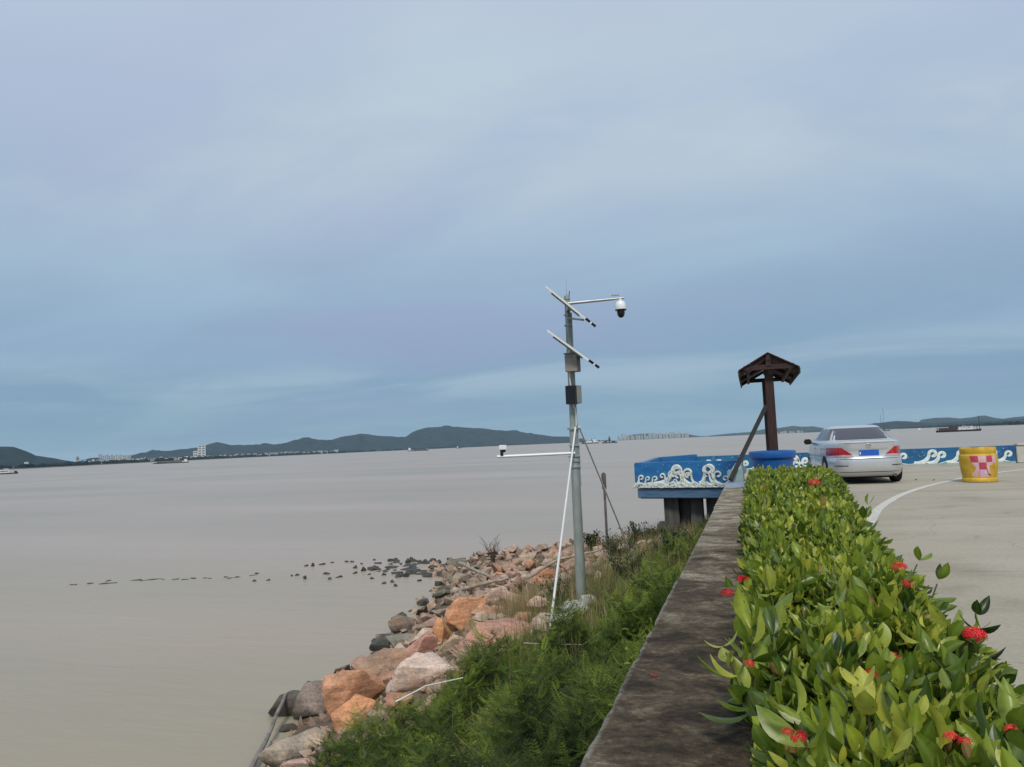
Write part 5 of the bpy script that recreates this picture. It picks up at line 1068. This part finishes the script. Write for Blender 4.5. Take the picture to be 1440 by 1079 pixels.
# dry grass
m_dry = leaf_material('dry_grass_blade', [(0, (.20, .13, .07, 1)), (.5, (.38, .28, .17, 1)), (.85, (.52, .43, .28, 1)), (1, (.17, .21, .06, 1))], .25, .7, .2)
V = []; Q = []
for i in range(6):
    f = i/5; w = .014*(1-f*.9); V += [(-w, f, -.55*f*f), (w, f, -.55*f*f)]
    if i: Q.append((2*i-2, 2*i-1, 2*i+1, 2*i))
GV, GQ = np.array(V), np.array(Q)
mats, tints = [], []
def blades(cx, cy, rx, ry, n, s0, s1, green=.1, tmax=1.1):
    for i in range(n):
        x, y = cx+rx*RNG.normal()*.5, cy+ry*RNG.normal()*.5
        if x > -.6: continue
        a = RNG.random()*2*PI; tl = .2+RNG.random()*tmax; d = np.array([math.cos(a)*math.sin(tl), math.sin(a)*math.sin(tl), math.cos(tl)])
        mats.append(frame(np.array([x, y, terr(x, y)]), d, np.array([-math.sin(a), math.cos(a), .01]), s0+(s1-s0)*RNG.random())); tints.append(1 if RNG.random() < green else RNG.random()*.85)
blades(-4.55, 14.7, 1.0, 1.5, 2600, .18, .42, .15, 1.4); blades(-4.2, 13.4, .8, .7, 1000, .15, .35, .35, 1.4); blades(-4.8, 16.6, 1.2, 1.5, 800, .12, .3, .2, 1.4); blades(-3.0, 17.5, 2.6, 3.0, 2600, .15, .35, .5); blades(-2.2, 20.5, 2.4, 2.6, 2800, .15, .40, .4)
blades(-2.3, 13.2, 1.8, 1.8, 2600, .22, .5, .45, .8); blades(-2.6, 15.5, 1.8, 2.0, 2200, .2, .42, .45, 1.0); blades(-2.6, 10.8, 1.6, 2.2, 1500, .2, .45, .5, .9); blades(-3.6, 22.0, 2.2, 1.4, 1600, .2, .5, .5); blades(-2.2, 12.3, .7, .5, 500, .15, .35, .5); blades(-1.6, 18, 1.0, 2.5, 1200, .2, .4, .3)
for k in range(14):
    y = rk.uniform(9, 15); x = -.5-(xsf(y)-.5)*(veg_edge(y)-rk.uniform(.0, .25)); blades(x, y, .35, .35, 130, .15, .4, .55)
o = scatter(GV, GQ, mats, tints, 'dry_grass', m_dry); tag(o, 'tan dry grass in tufts between the boulders and the weeds', 'grass', kind='stuff')

# single plants on the crest
m_bark = mat('thin_bark', (.06, .05, .035), .9, var=.3, scale=9)
m_leafd = leaf_material('shrub_leaf', [(0, (.015, .035, .012, 1)), (.6, (.05, .085, .025, 1)), (1, (.12, .15, .06, 1))], .3, .5, .3)
def shrub(x, y, h, r_, nst, nlf, lsize, label, cat='shrub', tint0=.2, name='shrub', leafm=None, straight=.4):
    z0 = terr(x, y); t_ = empty(name, (x, y, z0), label, cat); mb = MB(); mats, tints = [], []; rq = random.Random(int(abs(x*97+y*31)))
    for k in range(nst):
        a = rq.uniform(0, 6.28); q = rq.uniform(.1, 1)*r_; p0 = Vector((x, y, z0-.03)); p3 = Vector((x+q*math.cos(a), y+q*math.sin(a), z0+h*rq.uniform(.6, 1)))
        p1 = p0.lerp(p3, .4)+Vector((-.1*q*math.cos(a), 0, .12*h)); pts = [p0, p1, p0.lerp(p3, .75)+Vector((0, 0, .06*h)), p3]
        mb.tube(pts, [.010, .008, .006, .003], 5)
        if nlf == 0:
            for j in range(3):
                f = rq.uniform(.35, .95); q0 = p0.lerp(p3, f); mb.tube([q0, q0+Vector((rq.uniform(-.2, .2), rq.uniform(-.2, .2), rq.uniform(.08, .25)))*h], [.006, .002], 4)
        for j in range(nlf):
            f = rq.uniform(.3, 1.02); q0 = p0.lerp(p3, f)+Vector((rq.gauss(0, .03), rq.gauss(0, .03), rq.gauss(0, .03)))
            aa = rq.uniform(0, 6.28); tl = rq.uniform(.3, 1.4); d = np.array([math.cos(aa)*math.sin(tl), math.sin(aa)*math.sin(tl), math.cos(tl)])
            mats.append(frame(np.array(q0), d, np.array([-math.sin(aa), math.cos(aa), .2]), lsize*rq.uniform(.6, 1.2))); tints.append(tint0+rq.uniform(0, .5))
    mb.build('stem', m_bark, t_)
    if nlf: scatter(LV_, LQ_, mats, tints, 'foliage', leafm or m_leafd, t_, off=tuple(t_.location))
shrub(-4.85, 23.3, .62, .34, 26, 26, .07, 'small dark green bush on the bank crest just right of the camera pole', tint0=0)
shrub(-8.25, 23.9, 1.05, .42, 16, 0, 0, 'bare leafless twiggy shrub sticking up from the rocky spit', 'dead shrub', name='dead_shrub')
shrub(-3.95, 21.8, .75, .5, 14, 12, .06, 'thin-stemmed pale weed beside the marker post', 'weed', .4, 'weed')
shrub(-3.3, 22.2, .62, .55, 26, 16, .07, 'grey-green bushy weed on the crest left of the dark piers', 'weed', .45, 'weed')
shrub(-2.7, 21.2, .40, .55, 18, 12, .06, 'low dark sprawling weed at the foot of the dark piers', 'weed', .1, 'weed')
shrub(-3.2, 18.6, .62, .7, 34, 24, .06, 'olive green rounded weed clump behind the camera pole', 'weed', .35, 'weed')
shrub(-2.2, 13.6, .75, .5, 26, 26, .05, 'olive leafy weed bush right of the camera pole foot', 'weed', .25, 'weed')
shrub(-1.5, 14.6, .75, .5, 26, 26, .05, 'taller dark green weed bush against the wall beyond the pole', 'weed', .05, 'weed')
shrub(-3.4, 13.3, .62, .4, 22, 18, .05, 'thin olive weed bush close behind the white strut foot', 'weed', .3, 'weed')
shrub(-1.9, 16.2, .45, .5, 24, 14, .05, 'brownish weed bush beside the bamboo stick', 'weed', .5, 'weed')
shrub(-1.6, 11.6, .50, .4, 20, 22, .045, 'small leafy weed bush near the wall in front of the pole', 'weed', .35, 'weed')
shrub(-1.9, 18.8, .45, .6, 26, 10, .05, 'sparse dry weed bush on the brown bank before the dark piers', 'weed', .5, 'weed')
shrub(-5.6, 18.2, .25, .3, 14, 10, .05, 'small weed tuft among the pinkish stones', 'weed', .5, 'weed')

# ------------------------------------------------------------------ HEDGE
def obovate(nseg=6, fold=.16, droop=.25, w0=.24):
    V = []; Q = []
    for i in range(nseg+1):
        f = i/nseg; w = w0*math.sin(PI*min(1, .03+f*.97)**1.22)**.72 if 0 < i < nseg else (.02 if i == 0 else .012)
        z = -droop*f*f+.03*math.sin(PI*f)
        V += [(-w, f, z+w*fold*2), (-w*.5, f, z+w*fold*.8), (0, f, z), (w*.5, f, z+w*fold*.8), (w, f, z+w*fold*2)]
        if i:
            for j in range(4): Q.append(((i-1)*5+j, (i-1)*5+j+1, i*5+j+1, i*5+j))
    return np.array(V), np.array(Q)
m_leaf = bpy.data.materials.new('glossy_hedge_leaf'); m_leaf.use_nodes = True
t = m_leaf.node_tree; b = t.nodes['Principled BSDF']; l = t.links
at = nn(t, 'ShaderNodeAttribute', attribute_name='tint')
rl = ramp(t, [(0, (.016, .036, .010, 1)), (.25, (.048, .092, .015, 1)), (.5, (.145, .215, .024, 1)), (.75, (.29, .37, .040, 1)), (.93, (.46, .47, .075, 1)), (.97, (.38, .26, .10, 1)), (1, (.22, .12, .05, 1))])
g = nn(t, 'ShaderNodeNewGeometry'); no = nn(t, 'ShaderNodeTexNoise', Scale=30.0, Detail=4.0); l.new(g.outputs['Position'], no.inputs['Vector'])
no2 = nn(t, 'ShaderNodeTexNoise', Scale=2.2, Detail=3.0); l.new(g.outputs['Position'], no2.inputs['Vector'])
l.new(at.outputs['Fac'], rl.inputs[0])
ra = ramp(t, [(.3, (.78, .80, .75, 1)), (.7, (1.2, 1.18, 1.1, 1))]); l.new(no.outputs[0], ra.inputs[0])
rb2 = ramp(t, [(.35, (.68, .74, .7, 1)), (.65, (1.2, 1.12, 1.05, 1))]); l.new(no2.outputs[0], rb2.inputs[0])
col = mul(mul(rl.outputs[0], ra.outputs[0]), rb2.outputs[0])
no3 = nn(t, 'ShaderNodeTexNoise', Scale=65.0, Detail=2.0); l.new(g.outputs['Position'], no3.inputs['Vector']); rs3 = ramp(t, [(.66, (0, 0, 0, 1)), (.72, (1, 1, 1, 1))]); l.new(no3.outputs[0], rs3.inputs[0])
sp = nn(t, 'ShaderNodeMixRGB'); l.new(rs3.outputs[0], sp.inputs[0]); l.new(col, sp.inputs[1]); sp.inputs[2].default_value = (.16, .11, .03, 1); col = sp.outputs[0]
vn = nn(t, 'ShaderNodeAttribute', attribute_name='vein'); vm = nn(t, 'ShaderNodeMixRGB', blend_type='ADD'); l.new(vn.outputs['Fac'], vm.inputs[0]); l.new(col, vm.inputs[1]); vm.inputs[2].default_value = (.06, .085, .03, 1)
l.new(vm.outputs[0], b.inputs['Base Color']); b.inputs['Roughness'].default_value = .34; b.inputs['Specular IOR Level'].default_value = .5
bp = nn(t, 'ShaderNodeBump', Strength=.3, Distance=.004); l.new(no.outputs[0], bp.inputs['Height']); l.new(bp.outputs[0], b.inputs['Normal'])
tr = nn(t, 'ShaderNodeBsdfTranslucent'); l.new(col, tr.inputs[0]); mx = nn(t, 'ShaderNodeMixShader'); mx.inputs[0].default_value = .36
l.new(b.outputs[0], mx.inputs[1]); l.new(tr.outputs[0], mx.inputs[2]); l.new(mx.outputs[0], t.nodes['Material Output'].inputs[0])

hedge = empty('hedge', (.4, 7, 0), 'long leafy green hedge with a few red flowers between the concrete wall and the road', 'hedge')
HO = np.array([.4, 7, 0])
def hl(y): return -.035-.075*min(1, max(0, y-2)/6)+.035*noise.noise(Vector((y*2.3, 0, 3)))
def htop(x, y):
    xl, xr = hl(y), hr(y); e = min((x-xl), (xr-x)); z = .66+.09*noise.noise(Vector((x*2.4, y*2.0, 0)))+.09*noise.noise(Vector((x*6, y*5, 5)))*(1 if y < 7 else .8)
    if x-xl < .12: z -= (.12-(x-xl))*1.0
    q = xr-x
    if q < .22: z -= .30*(1-max(q, 0)/.22)**2
    if y > 14.9: z -= (y-14.9)*.45
    return z
leafs = []     # (matrix, tint, rank)
stems = MB()
def shoot(p, d, size, npairs, lit, y):
    d = Vector(d).normalized(); side = d.orthogonal().normalized(); side = Matrix.Rotation(RNG.random()*PI, 3, d) @ side
    L_ = size*2.1; root_ = p-d*L_
    young = RNG.random() < .42
    for k in range(npairs):
        f = k/(max(1, npairs-1)); base_ = root_+d*L_*(.25+.75*f)
        side = Matrix.Rotation(PI/2+RNG.normal()*.2, 3, d) @ side
        ang = (1.50-.80*f)+RNG.normal()*.28
        for s in (-1, 1):
            ld = (side*s*math.sin(ang)+d*math.cos(ang)+Vector((0, 0, .05))).normalized()
            hint = d.cross(ld); hint = Vector(hint) if hint.length > 1e-3 else side; hint = hint.normalized()+ld.cross(hint).normalized()*RNG.normal()*.35
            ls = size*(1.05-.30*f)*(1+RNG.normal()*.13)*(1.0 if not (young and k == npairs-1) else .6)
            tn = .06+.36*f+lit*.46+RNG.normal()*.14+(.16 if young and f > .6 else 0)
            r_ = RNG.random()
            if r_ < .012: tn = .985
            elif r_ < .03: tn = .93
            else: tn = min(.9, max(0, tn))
            m4 = frame(np.array(base_), np.array(ld), np.array(hint), ls)
            leafs.append((m4, tn, np.linalg.norm(np.array(base_)-np.array(CAM)), f))
    return root_
n_near = 0
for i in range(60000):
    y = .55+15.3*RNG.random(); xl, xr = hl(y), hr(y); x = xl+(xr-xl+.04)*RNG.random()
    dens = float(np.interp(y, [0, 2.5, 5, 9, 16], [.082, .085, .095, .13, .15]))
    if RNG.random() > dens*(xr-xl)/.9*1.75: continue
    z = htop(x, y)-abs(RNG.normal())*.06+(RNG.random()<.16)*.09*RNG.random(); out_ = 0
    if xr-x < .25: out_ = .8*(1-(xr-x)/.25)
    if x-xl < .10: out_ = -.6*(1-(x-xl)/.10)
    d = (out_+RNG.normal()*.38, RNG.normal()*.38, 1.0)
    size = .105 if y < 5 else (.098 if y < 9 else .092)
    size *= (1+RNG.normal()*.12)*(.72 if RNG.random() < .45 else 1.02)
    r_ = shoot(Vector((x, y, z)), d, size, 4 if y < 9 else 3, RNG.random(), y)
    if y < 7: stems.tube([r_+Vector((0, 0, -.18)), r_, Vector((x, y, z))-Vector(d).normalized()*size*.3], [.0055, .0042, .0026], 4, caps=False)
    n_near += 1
# side shoots (road side, wall side and far end) fill the flanks
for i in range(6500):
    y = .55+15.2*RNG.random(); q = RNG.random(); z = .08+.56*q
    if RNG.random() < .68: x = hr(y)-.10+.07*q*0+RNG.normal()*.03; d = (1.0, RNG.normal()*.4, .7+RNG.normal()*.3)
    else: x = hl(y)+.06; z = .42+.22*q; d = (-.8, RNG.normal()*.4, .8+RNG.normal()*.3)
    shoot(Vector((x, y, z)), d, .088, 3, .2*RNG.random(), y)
# lower filling: shade of the gaps is put into a darker leaf tint
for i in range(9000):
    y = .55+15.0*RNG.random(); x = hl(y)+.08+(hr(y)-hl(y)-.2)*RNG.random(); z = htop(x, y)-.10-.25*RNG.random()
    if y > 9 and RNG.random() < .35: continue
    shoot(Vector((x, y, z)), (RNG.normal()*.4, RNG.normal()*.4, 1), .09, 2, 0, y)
# the bigger plant hanging over the wall and tall shoots standing proud
def big_shoot(p, d, size, n_, lit, y0=0):
    shoot(Vector(p), d, size, n_, lit, y0); dd = Vector(d).normalized(); stems.tube([Vector(p)-dd*size*2-Vector((-.02, 0, .25)), Vector(p)-dd*size*2, Vector(p)-dd*.02], [.005, .004, .003], 6)
for p, d, s, n_, li in [((-.12, 2.40, .73), (-.35, 0, 1), .125, 5, .9), ((-.08, 2.28, .68), (-.45, -.1, 1), .12, 5, .5), ((-.04, 2.50, .76), (.0, .1, 1), .12, 5, .8), ((-.05, 2.62, .70), (-.3, .1, 1), .11, 4, .6), ((.03, 3.0, .78), (-.1, 0, 1), .12, 4, .8), ((.66, 2.85, .74), (.3, 0, 1), .085, 4, -.6), ((.64, 2.75, .72), (.5, -.1, 1), .10, 4, -.3), ((.78, 6.2, .80), (.35, 0, 1), .13, 3, .2), ((.52, 2.0, .74), (.2, .1, 1), .12, 4, .6), ((.46, 1.75, .72), (.3, .0, 1), .12, 4, .5), ((.20, 1.9, .78), (-.1, -.1, 1), .12, 4, .8), ((.30, 3.1, .80), (.1, 0, 1), .11, 4, 1), ((.05, 1.75, .76), (-.3, 0, 1), .12, 4, .6), ((.70, 3.6, .72), (.4, 0, 1), .11, 3, .1), ((.72, 4.1, .72), (.5, 0, 1), .11, 3, .3)]:
    big_shoot(p, d, s, n_, li)
leafs.sort(key=lambda q: q[2]+(.9 if q[3] < .4 else 0))
def addvein(me, nleaf, nseg):
    a = me.attributes.new('vein', 'FLOAT', 'POINT'); pat = np.tile(np.array([0, 0, 1.0, 0, 0], np.float32), nseg+1); a.data.foreach_set('value', np.tile(pat, nleaf))
shapes = [obovate(7, .16, .22, .235), obovate(7, .30, .38, .21), obovate(7, .05, .10, .25), obovate(7, .22, -.10, .22)]
proto_leaf = {}
head = leafs[:300]; rest = leafs[300:]
for k, (m4, tn, dd_, f) in enumerate(head):
    key = (k % 4, round(tn*9)/9)
    if key not in proto_leaf:
        V, Q = shapes[key[0]]; me = fast_mesh('leaf', V, Q, np.full(len(V), key[1]), True); addvein(me, 1, 7); me.materials.append(m_leaf); proto_leaf[key] = me
    o = bpy.data.objects.new('leaf', proto_leaf[key]); C.objects.link(o); o.parent = hedge
    mm4 = m4.copy(); mm4[:3, 3] -= HO; o.matrix_local = Matrix(mm4.tolist())
def mass(lst, shp, nseg, name):
    for q in range(len(shp)):
        sub = lst[q::len(shp)]
        if not sub: continue
        yield sub, shp[q]
allV = []; allQ = []; allT = []; allN = []; base_i = 0
mid_ = [q for q in rest if q[2] < 4.5]; farl = [q for q in rest if q[2] >= 4.5]
sh_far = [obovate(3, .2, .25, .24), obovate(3, .05, .1, .25)]
for lst, shp in ((mid_, shapes), (farl, sh_far)):
    for q in range(len(shp)):
        sub = lst[q::len(shp)]
        if not sub: continue
        V0, Q0 = shp[q]; M = np.array([s[0] for s in sub]); Vh = np.concatenate([V0, np.ones((len(V0), 1))], 1)
        W = np.einsum('nij,vj->nvi', M, Vh)[:, :, :3].reshape(-1, 3)-HO; allV.append(W)
        allQ.append((Q0[None]+(np.arange(len(sub))*len(V0))[:, None, None]).reshape(-1, 4)+base_i); base_i += len(W)
        allT.append(np.repeat([s[1] for s in sub], len(V0))); allN.append(np.tile(np.array([0, 0, 1.0, 0, 0]), len(W)//5))
me = fast_mesh('foliage', np.concatenate(allV), np.concatenate(allQ), np.concatenate(allT), True)
a = me.attributes.new('vein', 'FLOAT', 'POINT'); a.data.foreach_set('value', np.concatenate(allN).astype(np.float32)); me.materials.append(m_leaf)
o = bpy.data.objects.new('foliage', me); C.objects.link(o); o.parent = hedge; o['kind'] = 'stuff'
print('leaves', len(leafs), 'shoots', n_near)
st = stems.build('stems', mat('hedge_twig', (.05, .045, .02), .8, scale=20, col2=(.10, .11, .03)), hedge); st['kind'] = 'stuff'
# flowers: round heads of little four-petal florets
m_fl = leaf_material('red_petal', [(0, (.62, .015, .02, 1)), (.6, (.80, .045, .05, 1)), (1, (.85, .20, .12, 1))], .25, .5, .3, 20)
V = []; Q = []
for k in range(4):
    a = k*PI/2+.4; c, s = math.cos(a), math.sin(a); k0 = len(V)
    for x_, y_, z_ in ((-.0, .05, 0), (-.22, .6, .06), (0, 1.0, -.1), (.22, .6, .06)): V.append((x_*c-y_*s, z_, x_*s+y_*c))
    Q.append((k0, k0+1, k0+2, k0+3))
k0 = len(V); V += [(-.05, -1.8, 0), (.05, -1.8, 0), (.05, 0, 0), (-.05, 0, 0)]; Q.append((k0, k0+1, k0+2, k0+3))
PV, PQ = np.array(V), np.array(Q)
def flower(x, y, z, r_, n_, t0, lab=None):
    mats, tints = [], []
    for i in range(n_):
        a = RNG.random()*2*PI; ph = math.acos(1-RNG.random()*1.1); d = np.array([math.cos(a)*math.sin(ph), math.sin(a)*math.sin(ph), math.cos(ph)])
        rr_ = r_*(.75+.3*RNG.random()); mats.append(frame(np.array([x, y, z])+d*rr_*np.array([1, 1, .8])-HO*1.0, d, np.array([-math.sin(a), math.cos(a), .05]), r_*.33)); tints.append(t0+RNG.random()*.5)
    o = scatter(PV, PQ, mats, tints, 'flower_head', m_fl, hedge)
    if lab: o['label'] = lab
for x, y, z, r_, n_, t0, lab in [(.575, 2.545, .745, .032, 70, .2, 'largest red flower head at the road side'), (.05, 1.665, .745, .019, 40, 0, 'deep red flower head at the bottom edge'), (.236, 2.08, .755, .020, 36, .1, None), (-.045, 2.2, .735, .017, 30, .3, None), (.65, 9.45, .76, .07, 50, .5, 'orange flower head in the far part of the hedge'), (.326, 2.31, .74, .016, 26, .3, None),
     (-.135, 3.32, .70, .030, 36, 0, None), (-.080, 3.64, .70, .030, 36, 0, None), (.58, 3.75, .74, .034, 40, .3, None), (.54, 3.35, .74, .026, 26, .2, None), (.335, 1.735, .74, .016, 30, .3, None), (.352, 1.70, .745, .014, 30, .2, None), (.45, 1.77, .75, .014, 26, .3, None), (.03, 1.71, .74, .013, 24, .3, None)]:
    flower(x, y, z, r_, n_, t0, lab)
pt = scatter(PV[:16], PQ[:4], [frame(np.array([-.415, 3.0, .462]), np.array([.1, .2, 1.0]), np.array([1.0, .3, 0]), .022), frame(np.array([-.405, 2.985, .463]), np.array([-.2, .1, 1.0]), np.array([1.0, .6, 0]), .016)], [0, .3], 'fallen_petals', m_fl)
tag(pt, 'small fallen red flower lying on the dark top of the wall', 'flower')
# litter on the road
m_lit = mat('dry_leaf_litter', (.05, .04, .03), .8)
for (x, y, s, lb) in ((1.35, 16.2, .05, 'small dark dead leaf on the road between the hedge and the line'), (3.9, 21.9, .04, 'tiny dark scrap on the road just right of the car wheel'), (4.25, 21.6, .04, 'tiny dark scrap on the road between car and barrel')):
    M4 = frame(np.array([x, y, .012]), np.array([.9, .4, .25]), np.array([0, 1, .6]), s*1.8); q = scatter(LV_, LQ_, [M4], [0], 'fallen_leaf', m_lit); tag(q, lb, 'leaf')

# ------------------------------------------------------------------ AIR
mh = bpy.data.materials.new('river_haze'); mh.use_nodes = True; t = mh.node_tree; t.nodes.remove(t.nodes['Principled BSDF'])
pv_ = nn(t, 'ShaderNodeVolumePrincipled', Density=HAZE, Anisotropy=.0); pv_.inputs['Color'].default_value = (.62, .84, 1.0, 1)
t.links.new(pv_.outputs[0], t.nodes['Material Output'].inputs['Volume'])
zmax = max(p[2] for k in DATA if k.startswith('ridge') for p in DATA[k])+60
hz_ = MB().hull8([(x, y, z) for z in (-6.5, zmax) for x, y in ((-15000, -4000), (15000, -4000), (15000, 15500), (-15000, 15500))]).build('haze', mh)
tag(hz_, kind='stuff')

scene.render.engine = 'CYCLES'
scene.cycles.volume_bounces = 1
scene.cycles.max_bounces = 8
